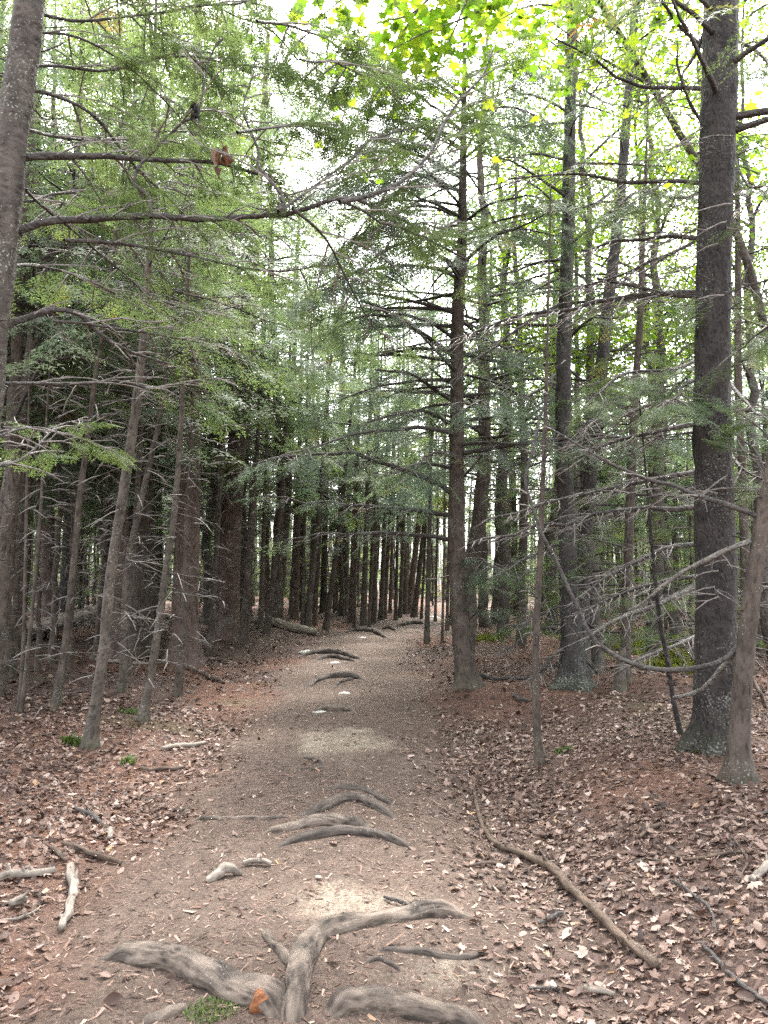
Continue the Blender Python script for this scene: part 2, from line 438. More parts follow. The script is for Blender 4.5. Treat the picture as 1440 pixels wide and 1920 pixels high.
def ground_normal(x, y):
    e = .05
    n = np.stack([-(terrain(x + e, y) - terrain(x - e, y)) / (2 * e), -(terrain(x, y + e) - terrain(x, y - e)) / (2 * e), np.ones_like(x)], -1)
    return n / np.linalg.norm(n, axis=-1)[..., None]
def rot_batch(x, y, tilt):
    """random rotations that lay +Z on the tilted ground normal"""
    n = ground_normal(x, y) + rng.normal(0, tilt, (len(x), 3)); n /= np.linalg.norm(n, axis=1)[:, None]
    a = rng.random(len(x)) * 2 * math.pi
    t = np.stack([np.cos(a), np.sin(a), np.zeros_like(a)], -1)
    t -= n * (t * n).sum(1)[:, None]; t /= np.linalg.norm(t, axis=1)[:, None]
    return np.stack([t, np.cross(n, t), n], -1)
def scatter(mb, protos, x, y, size, tilt, lift, tint):
    z = terrain(x, y) + lift
    which = rng.integers(0, len(protos), len(x))
    R = rot_batch(x, y, tilt)
    for k, (pv, pf) in enumerate(protos):
        s = which == k
        if not s.any(): continue
        v = np.einsum('kij,vj->kvi', R[s], pv) * size[s][:, None, None]
        v[..., 2] -= np.minimum(0, v[..., 2].min(1))[:, None] * .75      # rests on its lowest edge
        v += np.stack([x[s], y[s], z[s]], -1)[:, None]
        K, nv = v.shape[:2]
        f = (pf[None] + (np.arange(K) * nv)[:, None, None]).reshape(-1, 3)
        mb.add(v.reshape(-1, 3), f, np.repeat(tint[s], nv))
def sample(n, y0, y1, spread=.62, power=1.0):
    y = y0 + (y1 - y0) * rng.random(n) ** power
    x = (rng.random(n) * 2 - 1) * (spread * y + 1.2)
    return x, y
def litter_keep(x, y):
    d = x - path_x(y); e = soil(x, y)[1]
    k = smooth((e - .75) / .5) * (.35 + .9 * vnoise(x * .9 + 4, y * .9, 21))
    k = np.maximum(k, .9 * np.exp(-((d - 1.35) / .5) ** 2) * smooth((10 - y) / 3))
    k = k * (1 - .72 * np.exp(-((x - 3.1) / 1.1) ** 2 - ((y - 5.2) / 1.0) ** 2)) * (1 - .6 * np.exp(-((x - 2.2) / 1.4) ** 2 - ((y - 9.6) / 1.5) ** 2))
    k = k * (.68 + .6 * smooth((vnoise(x * 2.1, y * 2.1, 23) - .3) / .4))
    return np.maximum(k, .014)
def leaf_tint(n): return np.clip(rng.beta(1.35, 1.6, n) * .98, 0, 1) * np.where(rng.random(n) < .015, 0, 1) + np.where(rng.random(n) < .012, .5, 0)

x, y = sample(54000, 1.7, 9.5, .60, .8)
keep = rng.random(len(x)) < litter_keep(x, y)
x, y = x[keep], y[keep]
size = rng.uniform(.030, .082, len(x)) * rng.uniform(.6, 1.0, len(x)); tint = np.clip(leaf_tint(len(x)), 0, 1)
lift = rng.random(len(x)) ** 2 * .016
px, py, dep = project(np.stack([x, y, terrain(x, y)], -1))
inside = (px > 5) & (px < 1435) & (py < 1910)
score = np.where(inside, size / dep, 0)
big = np.argsort(-score)[:300]
rest = np.ones(len(x), bool); rest[big] = False
mb = MB(); scatter(mb, LEAVES, x[rest], y[rest], size[rest], .28, lift[rest], tint[rest])
tag(mb.build("leaf_litter", M['litter'], ground), kind="stuff")
x2, y2 = sample(38000, 8.5, 34, .62, .9)
keep = rng.random(len(x2)) < litter_keep(x2, y2) * .8
x2, y2 = x2[keep], y2[keep]
mb = MB(); scatter(mb, SIMPLE, x2, y2, rng.uniform(.05, .11, len(x2)), .3, rng.random(len(x2)) * .012, np.clip(leaf_tint(len(x2)), 0, 1))
tag(mb.build("leaf_litter", M['litter'], ground), kind="stuff")
# the leaves one can pick out singly
LM = []
for k, (pv, pf) in enumerate(LEAVES):
    for tq in (.25, .5, .7, .9):
        b = MB(); b.add(pv, pf, tq); LM.append(b.mesh("leaf", M['litter']))
Rb = rot_batch(x[big], y[big], .28)
for j, i in enumerate(big):
    k = int(rng.integers(0, len(LEAVES))); q = int(np.argmin(np.abs(np.array([.25, .5, .7, .9]) - tint[i])))
    o = link("leaf", LM[k * 4 + q], path if soil(x[i:i+1], y[i:i+1])[1][0] < .95 else ground)
    R = Matrix(Rb[j].tolist()); low = float((LEAVES[k][0] @ Rb[j].T)[:, 2].min()) * size[i]
    o.matrix_world = Matrix.LocRotScale(Vector((x[i], y[i], terrain(x[i], y[i]) + lift[i] - low * .75)), R.to_quaternion(), Vector((size[i],) * 3))
# needles, bits of bark and twig on the path and the bare duff
CH = [(np.array([(-.5, -w, 0), (.5, -w * .6, .02), (.5, w * .6, .02), (-.5, w, 0)]), np.array([(0, 1, 2), (0, 2, 3)])) for w in (.03, .06, .16)]
for (n, a, b, pw, s0, s1) in ((42000, 1.8, 6.5, .8, .010, .036), (24000, 6, 15, .9, .015, .045)):
    x, y = sample(n, a, b, .6, pw)
    mb = MB(); scatter(mb, CH, x, y, rng.uniform(s0, s1, n) * np.where(rng.random(n) < .03, 2.4, 1), .16, rng.random(n) * .003, rng.random(n) ** .9)
    tag(mb.build("needle_litter", M['chips'], ground), kind="stuff")
x, y = sample(46000, 1.8, 8, .6, .8)
keep = rng.random(len(x)) < litter_keep(x, y) + .04
x, y = x[keep], y[keep]
mb = MB(); scatter(mb, CH[2:], x, y, rng.uniform(.016, .045, len(x)), .3, rng.random(len(x)) * .010, np.clip(leaf_tint(len(x)), 0, 1))
tag(mb.build("leaf_crumbs", M['litter'], ground), kind="stuff")
# ------------------------------------------------------------------ conifer sprays
def needles(out, A, B, spacing, nl, nw, r):
    A = np.asarray(A, float); B = np.asarray(B, float)
    L = np.linalg.norm(B - A); n = max(2, int(L / spacing))
    d = (B - A) / (L + 1e-9)
    side = np.cross([0, 0, 1.], d); side /= np.linalg.norm(side) + 1e-9
    s = (np.arange(n) + r.random(n) * .6) / n
    P = A + s[:, None] * (B - A)
    for sg in (-1, 1):
        ln = nl * (.75 + .5 * r.random(n)) * (1 - .45 * s ** 3)
        tip = P + (side * sg * .86 + d * .55)[None] * ln[:, None]
        tip[:, 2] += (r.random(n) - .6) * nl * .5
        w = d * nw * .5
        out.append(np.stack([P - w, P + w, tip], 1))
    out.append(np.stack([B - side * nw * .5, B + side * nw * .5, B + d * nl * .9], 0)[None])
def make_spray(lod, seed):
    """a flat feathery bough end of length 1, along +X"""
    r = np.random.default_rng(seed); T = []; tw = []
    nlat, sp, nl, nw, sub = {0: (8, .062, .056, .029, True), 1: (7, .095, .080, .034, False), 2: (6, .14, .10, .046, False), 3: (4, .24, .15, .09, False)}[lod]
    def ax(s): return np.array([s, .06 * math.sin(s * 3 + seed), -.22 * s * s])
    needles(T, ax(.45), ax(1.), sp, nl, nw, r)
    for i in range(nlat):
        s = .06 + .88 * (i + .5 * r.random()) / nlat
        for sg in (-1, 1):
            if r.random() < .1: continue
            l = (.40 * (1 - s) ** .75 + .08) * (.65 + .6 * r.random())
            an = math.radians(U(42, 62)) * sg
            A = ax(s); B = A + np.array([math.cos(an), math.sin(an), -.22 - .2 * r.random()]) * l
            needles(T, A + (B - A) * .12, B, sp, nl, nw, r); tw.append((A, B))
            if sub and l > .26:
                for q in (.45, .75):
                    for s2 in (-1, 1):
                        a2 = an + s2 * .75; l2 = l * (1 - q) * .7 + .035
                        A2 = A + (B - A) * q; B2 = A2 + np.array([math.cos(a2), math.sin(a2), -.25]) * l2
                        needles(T, A2, B2, sp, nl, nw, r)
    T = np.concatenate(T)
    v = T.reshape(-1, 3); t = np.repeat(.25 * (r.random(len(T)) - .5), 3) + .22 * np.repeat(T[:, 2, 0], 3)
    if lod <= 1:                                           # the thin stalk
        q = [ax(s) for s in (0, .5, 1)]
    return v, np.arange(len(v)).reshape(-1, 3), t
SPRAY = {l: [make_spray(l, 10 * l + k) for k in range(4)] for l in range(4)}
def put_sprays(mb, S, lod, base=.45, amp=.3):
    """S: rows of position(3), direction(3), size, roll"""
    if not len(S): return
    S = np.asarray(S, float)
    X = S[:, 3:6] / (np.linalg.norm(S[:, 3:6], axis=1)[:, None] + 1e-9)
    Z = np.array([0, 0, 1.]) - X * X[:, 2:3]; Z /= np.linalg.norm(Z, axis=1)[:, None] + 1e-9
    Y = np.cross(Z, X)
    cr, sr = np.cos(S[:, 7])[:, None], np.sin(S[:, 7])[:, None]
    Y, Z = Y * cr + Z * sr, Z * cr - Y * sr
    R = np.stack([X, Y, Z], -1)
    which = rng.integers(0, 4, len(S))
    tone = base + amp * (vnoise(S[:, 0] * 1.1 + S[:, 2] * .7, S[:, 1] * 1.1 - S[:, 2] * .9, 31) - .5) + .14 * rng.normal(0, 1, len(S)) * .6
    tone = np.where(rng.random(len(S)) < .007, .92, tone)
    for k, (pv, pf, pt) in enumerate(SPRAY[lod]):
        s = which == k
        if not s.any(): continue
        v = np.einsum('kij,vj->kvi', R[s], pv) * S[s, 6][:, None, None] + S[s, :3][:, None]
        K, nv = v.shape[:2]
        f = (pf[None] + (np.arange(K) * nv)[:, None, None]).reshape(-1, 3)
        mb.add(v.reshape(-1, 3), f, np.clip(tone[s][:, None] + pt[None], 0, 1).ravel())

# ------------------------------------------------------------------ limbs
def unit(v): return v / (np.linalg.norm(v) + 1e-9)
def decorate(P, tw, sprays, leaf=1.0, start=.25, twigs=1.0, ssize=.36, slen=.55, gap=.13, droop=.25, sr=.0078):
    """side twigs along a limb, flat to left and right; sprays on them where the limb is green"""
    seg = np.linalg.norm(np.diff(P, axis=0), axis=1); cum = np.r_[0, np.cumsum(seg)]; L = cum[-1]
    n = int(L / gap * twigs); side = 1
    for i in range(n):
        s = start + (1 - start) * (i + U(0, .8)) / max(n, 1)
        if s >= 1: break
        p = np.array([np.interp(s * L, cum, P[:, c]) for c in range(3)])
        q = np.array([np.interp(min(1, s + .03) * L, cum, P[:, c]) for c in range(3)])
        T = unit(q - p + 1e-6); H = unit(np.cross([0, 0, 1.], T)) if abs(T[2]) < .93 else unit(np.array([U(-1, 1), U(-1, 1), 0]))
        side = -side
        a = math.radians(U(38, 68))
        d = unit(T * math.cos(a) + H * math.sin(a) * side + np.array([0, 0, U(-.35, .2)]))
        l = slen * (.35 + .75 * (1 - s)) * U(.55, 1.25)
        m = 5
        u = np.linspace(0, 1, m)[:, None]
        Q = p + d * l * u + np.array([0, 0, -droop * l]) * u ** 2 + (rng.random((m, 3)) - .5) * .06 * l * u
        tube(tw, Q, np.linspace(sr, .003, m), 3)
        # finer twigs
        for k in range(int(l / .16 * min(1.2, twigs))):
            f = U(.2, .95); w = p + d * l * f + np.array([0, 0, -droop * l * f * f])
            e = unit(d + H * U(-1, 1) + T * U(-.2, .9) + np.array([0, 0, U(-.5, .3)])) * U(.06, .2)
            tube(tw, np.array([w, w + e * .5 + (rng.random(3) - .5) * .02, w + e]), (.0044, .0034, .002), 3)
        if leaf > 0:
            for f in np.arange(.22, 1.01, .22):
                if rnd.random() > leaf: continue
                w = p + d * l * f + np.array([0, 0, -droop * l * f * f])
                e = unit(d + T * U(0, .5) + H * U(-.5, .5) + np.array([0, 0, -.25]))
                sprays.append((*w, *e, ssize * U(.7, 1.25), U(-.45, .45)))
    if leaf > 0:
        sprays.append((*P[-1], *unit(P[-1] - P[-3]), ssize * 1.2, U(-.3, .3)))

def limb_poly(p0, d, L, droop, n=9, rise=0., wander=.05):
    u = np.linspace(0, 1, n)[:, None]
    w = np.cumsum(rng.normal(0, 1, (n, 3)), 0) * wander * L / n * 1.6
    w -= w[0]
    return p0 + d * L * u + np.array([0, 0, rise * L]) * np.sin(u * math.pi * .9) + np.array([0, 0, -droop * L]) * u ** 2 + w * u

def trunk_mesh(mb, P, R, k=18, flare=1.0, wob=.05, seed=0):
    n = len(P)
    th = np.arange(k) / k
    base = P[0, 2] + .12
    hgt = np.clip(P[:, 2] - base, -.1, None)[:, None]
    lob = .5 + .5 * np.sin(th * 2 * math.pi * 5 + seed)[None] * .6 + .3 * np.sin(th * 2 * math.pi * 3 + seed * 2)[None]
    prof = 1 + flare * np.exp(-np.clip(hgt, 0, None) / (.07 + R[0] * .45)) * (.1 + 1.1 * lob)
    a = th[None] * 40 + 0 * hgt
    prof = prof * (1 + wob * (vnoise(np.minimum(a, 40 - a), hgt * 7 + seed * 10, 40) - .5) + wob * .8 * (vnoise(th[None] * 9 + 0 * hgt, hgt * 22, 41) - .5))
    tube(mb, P, R, k, prof=prof)

def conifer_limbs(tree_pos, axis, rad, z0, z1, n, Lf, tw, limbs, sprays, leaf, rise, droop, start, twigs, ssize, gap, slen=.5, az=None, deadz=None):
    """limbs all round a trunk given as axis(z) -> point"""
    for i in range(n):
        f = (i + U(0, 1)) / n
        z = z0 + (z1 - z0) * f
        a = U(0, 2 * math.pi) if az is None else az(f)
        L = Lf(f) * U(.6, 1.15)
        p0 = axis(z); bare = leaf == 0
        d = np.array([math.cos(a), math.sin(a), (U(-.45, .5) if bare else U(-.1, .18)) + rise])
        P = limb_poly(p0, unit(d), L * (U(.3, 1.2) if bare else 1), droop * (U(-1.5, 3) if bare else U(.6, 1.3)), wander=.3 if bare else .12)
        R = np.linspace(.0055 if bare else max(.006, min(rad(z) * .38, .008 + .010 * L)), .0025, len(P))
        limbs.append((P, R))
        dead = deadz is not None and z < deadz
        decorate(P, tw, sprays, 0 if dead else leaf, start, twigs, ssize, slen, gap)

# ------------------------------------------------------------------ trees laid out from the photograph
HEROES = []
L1 = None
def axis_fn(P): return lambda z: np.array([np.interp(z, P[:, 2], P[:, c]) for c in range(3)])
def hero_tree(name, label, pts, bark, top=None, height=9., group=None, k=18, flare=1.0, base=None, stubs=0, wob=.13, cat='tree', lean=0.0):
    """pts: (px, py, width px) from the foot up; depth from where the foot meets the ground. lean: metres per metre of height towards the camera"""
    g = base if base is not None else gp(pts[0][0], pts[0][1])
    Y = g[1]; W = []
    for (px, py, w) in pts:
        q = at(px, py, Y)
        if lean: q = at(px, py, Y - lean * max(0, q[2] - g[2]))
        W.append((*q, w * q[1] / F / 2))
    W[0] = (*g, W[0][3]); W = np.array(W)
    W = np.vstack([W[0] - np.array([0, 0, .14, 0]), W])
    if W[-1, 2] < height:                                  # grows on above the frame
        d = W[-1] - W[-2]; d = d / max(d[2], .05) ; d[:2] = np.clip(d[:2], -.25, .25); h = height - W[-1, 2]
        r0 = W[-1, 3]
        for f in (.35, .7, 1.):
            e = W[-1].copy(); W = np.vstack([W, [e[0] + d[0] * h * .35 * .7, e[1], e[2] + h * .34, max(.008, r0 * (1 - .8 * f))]])
    n = int(max(20, (W[-1, 2] - W[0, 2]) / .12))
    S = spline(W, n); P = S[:, :3]; R = np.maximum(S[:, 3], .006)
    t = thing(name, g, label, cat, group)
    mb = MB(); trunk_mesh(mb, P - g, R, k, flare, wob, seed=len(HEROES) * .7)
    # snapped-off twig stubs and knots belong to the bark
    for i in range(stubs):
        z = U(.15, 3.2); c = np.array([np.interp(z, (P - g)[:, 2], (P - g)[:, j]) for j in range(3)]); a = U(0, 6.3); r = np.interp(z, (P - g)[:, 2], R)
        e = np.array([math.cos(a), math.sin(a), U(-.2, .5)])
        tube(mb, np.array([c + e * r * .6, c + e * (r + .02), c + e * (r + U(.03, .09))]), (.009, .006, .004), 4)
    mb.build("trunk", M[bark], t, True)
    h = dict(t=t, g=g, P=P, R=R, axis=axis_fn(P), rad=lambda z: float(np.interp(z, P[:, 2], R)), tw=MB(), sprays=[], limbs=[], near=[])
    HEROES.append(h)
    return h
def limb(h, pts, w0, w1, Y0=None, Y1=None, leaf=0., start=.15, twigs=1.0, ssize=.34, slen=.5, gap=.14, mat='limb', droop=.25, near=False):
    """a limb drawn along pixels; its depth runs from Y0 to Y1"""
    Y0 = h['g'][1] if Y0 is None else Y0; Y1 = Y0 if Y1 is None else Y1
    d = np.r_[0, np.cumsum(np.hypot(*np.diff(np.array(pts, float), axis=0).T))]; d /= d[-1]
    Q = np.array([at(px, py, Y0 + (Y1 - Y0) * f) for (px, py), f in zip(pts, d)])
    n = max(10, int(np.linalg.norm(np.diff(Q, axis=0), axis=1).sum() / .07))
    P = spline(Q, n); kn = np.arange(0, n + 4, 4); P += np.stack([np.interp(np.arange(n), kn, rng.normal(0, .021, len(kn))) for c in range(3)], -1) * np.linspace(.3, 1, n)[:, None]
    R = np.linspace(w0 * Y0 / F / 2, w1 * Y1 / F / 2, n) * .88
    mb = MB(); tube(mb, P - h['g'], R, 8, wob=.34)
    # small knobs
    for i in range(int(n / 5)):
        j = rnd.randrange(1, n - 1); e = unit(rng.normal(0, 1, 3))
        tube(mb, np.array([P[j], P[j] + e * (R[j] + .012), P[j] + e * (R[j] + U(.015, .05))]) - h['g'], (R[j] * .5 + .002, .004, .002), 4)
    mb.build("branch", M[mat], h['t'], True)
    decorate(P, h['tw'], h['near'] if near else h['sprays'], leaf, start, twigs, ssize, slen, gap, droop)
    return P
def finish(h, lod=1, nlod=0, needle='needle', keep_limbs=True, base=.45):
    t, g = h['t'], h['g']
    if h['limbs']:
        if keep_limbs:
            for (P, R) in h['limbs']:
                mb = MB(); tube(mb, P - g, R, 5); mb.build("branch", M['limb'], t, True)
        else:
            mb = MB()
            for (P, R) in h['limbs']: tube(mb, P - g, R, 4)
            tag(mb.build("branches", M['limb'], t, True), kind="stuff")
    if h['tw'].n: tag(h['tw'].build("twigs", M['twig'], t, True, origin=g), kind="stuff")
    for key in ('sprays', 'near'):                         # twigs round the caught leaf clumps are bare
        if h is L1 and h[key]:
            A = np.array(h[key]); c = A[:, :3] + A[:, 3:6] * A[:, 6:7] * .5
            u_, v_, d_ = project(c)
            h[key] = A[~((d_ < 4.9) & ((np.hypot(u_ - 415, v_ - 300) < 70) | (np.hypot(u_ - 372, v_ - 212) < 55)))]
    mb = MB()
    put_sprays(mb, h['sprays'], lod, base); put_sprays(mb, h['near'], nlod, base)
    if mb.n: tag(mb.build("crown", M[needle], t, origin=g), kind="stuff")

# ---- right of the path
h = hero_tree("spruce_tree", "thick dark-barked spruce trunk with pale lichen flecks beside the needle mound", [(1345, 1405, 84), (1345, 1300, 76), (1343, 1100, 72), (1336, 800, 66), (1340, 450, 62), (1351, 60, 66)], 'bark_dark', height=13, k=36, flare=.6, stubs=14, wob=.16)
R1 = h
for pts, w0, w1, Y1, m in [
    ([(1315, 557), (1250, 550), (1170, 532), (1120, 525)], 12, 6, 7.0, 'limb'),
    ([(1310, 548), (1220, 552), (1090, 575), (990, 590), (930, 605), (850, 640)], 13, 4, 6.4, 'limb'),
    ([(1310, 445), (1240, 447), (1170, 457), (1090, 465)], 11, 5, 7.0, 'limb'),
    ([(1300, 452), (1220, 490), (1150, 520), (1080, 545)], 8, 4, 6.8, 'limb'),
    ([(1310, 793), (1245, 805), (1170, 820), (1120, 840), (1085, 870)], 12, 5, 6.8, 'limb'),
    ([(1310, 760), (1230, 755), (1170, 775), (1135, 782), (1090, 830)], 11, 4, 6.6, 'limb_lichen'),
    ([(1310, 952), (1180, 955), (1080, 970), (1000, 988), (880, 1018)], 13, 4, 6.5, 'limb'),
    ([(1310, 885), (1220, 902), (1090, 930), (1000, 952), (930, 970)], 11, 4, 6.6, 'limb'),
    ([(1310, 1020), (1245, 1030), (1200, 1050), (1130, 1085), (1085, 1120)], 11, 4, 6.7, 'limb'),
    ([(1315, 1092), (1250, 1125), (1170, 1165), (1105, 1200)], 13, 6, 6.8, 'limb_lichen'),
    ([(1315, 1080), (1245, 1092), (1170, 1110), (1080, 1160)], 10, 4, 6.9, 'limb'),
    ([(1330, 1178), (1270, 1210), (1200, 1240), (1165, 1260)], 11, 5, 6.8, 'limb_lichen'),
    ([(1320, 340), (1185, 340), (1100, 332), (1030, 327), (955, 330)], 10, 4, 6.6, 'limb'),
    ([(1325, 165), (1230, 165), (1170, 142), (1120, 120), (1035, 70)], 10, 4, 6.4, 'limb'),
    ([(1322, 90), (1260, 30), (1212, -40)], 9, 5, 6.8, 'limb'),
    ([(1320, 240), (1290, 180), (1275, 80)], 9, 4, 7.0, 'limb')]:
    limb(h, pts, w0, w1, 7.35, Y1, leaf=.0, start=.15, twigs=1.9, slen=.5, mat=m, gap=.09, droop=.1)
for pts, Y1, lf in [
    ([(1350, 330), (1290, 370), (1200, 360), (1140, 400)], 6.0, .8), ([(1350, 250), (1400, 330), (1430, 360)], 6.3, .8),
    ([(1350, 640), (1270, 690), (1180, 700), (1110, 740)], 6.0, .85), ([(1350, 700), (1400, 760), (1450, 800)], 5.8, .9),
    ([(1350, 560), (1410, 600), (1480, 640)], 6.2, .8), ([(1340, 700), (1290, 720), (1250, 760)], 5.6, .8), ([(1350, 150), (1360, 250), (1340, 330)], 6.6, .6),
    ([(1340, 480), (1330, 560), (1290, 600)], 6.4, .6), ([(1350, 60), (1420, 100), (1480, 160)], 6.4, .5), ([(1340, 820), (1400, 880), (1470, 900)], 6.2, .6)]:
    limb(h, pts, 9, 4, 7.3, Y1, leaf=lf, start=.3, ssize=.26, slen=.5, near=True, gap=.16)
conifer_limbs(h['g'], h['axis'], h['rad'], 5.2, 12.5, 34, lambda f: 2.2 * (1 - f) + .5, h['tw'], h['limbs'], h['sprays'], .55, .05, .2, .35, .7, .5, .3)
conifer_limbs(h['g'], h['axis'], h['rad'], .7, 5.4, 40, lambda f: 1.5, h['tw'], h['limbs'], h['sprays'], 0, .05, .1, .15, .9, .3, .16, slen=.5)
finish(h, 2, 0, keep_limbs=True)

h = hero_tree("conifer_sapling", "slim brown trunk before the thick dark spruce, with a long arching bare branch", [(1385, 1468, 44), (1388, 1350, 36), (1398, 1220, 34), (1412, 1100, 30), (1428, 980, 26), (1446, 880, 24)], 'bark_brown', height=6, k=16, stubs=12)
limb(h, [(1402, 1165), (1384, 1212), (1340, 1244), (1250, 1255), (1170, 1235), (1105, 1185), (1062, 1110), (1030, 1020), (995, 935), (985, 900), (1000, 850), (1012, 790), (1028, 700)], 13, 4, None, 5.6, twigs=.35, slen=.3, start=.2, mat='limb')
limb(h, [(1402, 1190), (1350, 1255), (1310, 1290), (1265, 1312)], 18, 7, None, 6.0, twigs=.3, slen=.15, mat='limb_lichen')
limb(h, [(1412, 1015), (1340, 1042), (1270, 1080), (1220, 1120), (1185, 1145)], 13, 6, None, 5.9, twigs=.8, slen=.22, mat='limb_lichen')
limb(h, [(1418, 965), (1365, 945), (1300, 927), (1260, 912), (1220, 905), (1160, 880), (1105, 845), (1010, 800)], 12, 3, None, 5.7, twigs=.9, slen=.3)
limb(h, [(1398, 1235), (1410, 1270), (1425, 1300), (1442, 1330)], 12, 9, None, 5.9, twigs=.1, slen=.1, mat='stick_pale')
limb(h, [(1440, 900), (1420, 850), (1390, 830)], 6, 3, None, 5.6, leaf=.9, ssize=.22, near=True)
limb(h, [(1450, 860), (1425, 800), (1400, 770)], 6, 3, None, 5.5, leaf=.9, ssize=.22, near=True)
conifer_limbs(h['g'], h['axis'], h['rad'], 3.0, 6, 12, lambda f: .9 * (1 - f) + .3, h['tw'], h['limbs'], h['sprays'], .7, .05, .2, .3, .8, .3, .2)
finish(h, 1, 0)

h = hero_tree("hemlock_tree", "straight grey-brown hemlock trunk rooted on the low mound at the path edge", [(876, 1287, 42), (869, 1230, 36), (862, 1150, 33), (857, 1000, 30), (857, 800, 26), (858, 600, 24), (865, 480, 20), (868, 330, 15)], 'bark_brown', height=10.5, k=24, stubs=8, flare=.7)
R6 = h
for pts, w0, w1, Y1, lf in [
    ([(852, 927), (805, 900), (760, 880), (720, 868), (640, 850), (540, 856), (470, 868)], 13, 3, 9.6, .25),
    ([(852, 967), (785, 957), (720, 952), (600, 940), (500, 930)], 11, 3, 10, .2),
    ([(850, 1014), (800, 1005), (720, 1000), (620, 1002), (540, 1010)], 10, 3, 10.2, .15),
    ([(855, 757), (810, 727), (770, 705), (700, 690)], 9, 4, 10, .5), ([(856, 800), (810, 775), (770, 770), (690, 790)], 9, 3, 9.6, .5),
    ([(856, 672), (810, 637), (770, 615), (720, 585), (675, 562)], 12, 5, 9.8, .45),
    ([(858, 640), (800, 600), (740, 590), (660, 600), (600, 640)], 9, 3, 9.4, .8),
    ([(866, 470), (785, 425), (720, 400), (640, 390)], 9, 4, 9.4, .9),
    ([(866, 420), (930, 380), (1010, 370)], 8, 3, 9.8, .9), ([(868, 360), (800, 330), (720, 330), (650, 350)], 8, 3, 9.6, .9),
    ([(862, 560), (930, 540), (1000, 520), (1060, 500)], 8, 3, 9.6, .9), ([(860, 620), (920, 640), (990, 660)], 7, 3, 10, .6),
    ([(862, 700), (930, 720), (1000, 760)], 7, 3, 10.2, .5), ([(860, 860), (910, 850), (960, 840)], 7, 3, 10.4, .4),
    ([(862, 900), (900, 860), (950, 800)], 6, 3, 10.2, .3), ([(868, 300), (930, 250), (1000, 230)], 7, 3, 9.8, .9), ([(868, 280), (790, 230), (700, 210)], 7, 3, 9.4, .9),
    ([(868, 1100), (905, 1090), (940, 1080)], 6, 3, 10.4, .9), ([(866, 1060), (900, 1050), (930, 1060)], 6, 3, 10.4, .9), ([(868, 1175), (895, 1150), (920, 1140)], 4, 2, 10.6, .9),
    ([(868, 335), (780, 292), (690, 282), (615, 300)], 7, 3, 9.0, .9), ([(868, 250), (800, 190), (720, 160), (630, 160)], 7, 3, 9.0, .9), ([(868, 190), (790, 140), (700, 112)], 6, 3, 9.2, .9), ([(866, 405), (780, 385), (700, 430), (620, 475)], 7, 3, 9.0, .9), ([(868, 300), (760, 350), (680, 440), (600, 500)], 7, 3, 8.8, .8),
    ([(868, 150), (950, 120), (1030, 130)], 6, 3, 9.6, .8), ([(868, 220), (960, 200), (1040, 240)], 6, 3, 9.6, .8), ([(866, 450), (960, 430), (1050, 440)], 6, 3, 9.6, .8),
    ([(858, 520), (800, 500), (730, 500), (640, 520), (560, 560)], 8, 3, 9.2, .9)]:
    limb(h, pts, w0, w1, 11.3, Y1, leaf=min(.95, lf * 1.2), start=.18, ssize=.36, slen=.62, gap=.14)
for pts in ([(868, 260), (760, 230), (660, 205), (575, 185)], [(868, 360), (760, 322), (660, 330), (575, 362)], [(866, 440), (760, 452), (680, 500), (600, 545)], [(868, 180), (790, 120), (700, 70), (620, 60)]):
    limb(h, pts, 7, 3, 11.3, 8.7, leaf=.9, start=.2, ssize=.42, slen=.8, gap=.14)
conifer_limbs(h['g'], h['axis'], h['rad'], 3.0, 10.2, 62, lambda f: 2.7 * (1 - f) ** .7 + .4, h['tw'], h['limbs'], h['sprays'], .68, .05, .22, .22, .7, .46, .22, slen=.6)
limb(h, [(876, 1272), (900, 1265), (930, 1272), (985, 1270), (1030, 1250), (1080, 1240)], 10, 4, 11.2, 10.9, twigs=.5, slen=.3)
finish(h, 1, 1, needle='needle_blue')

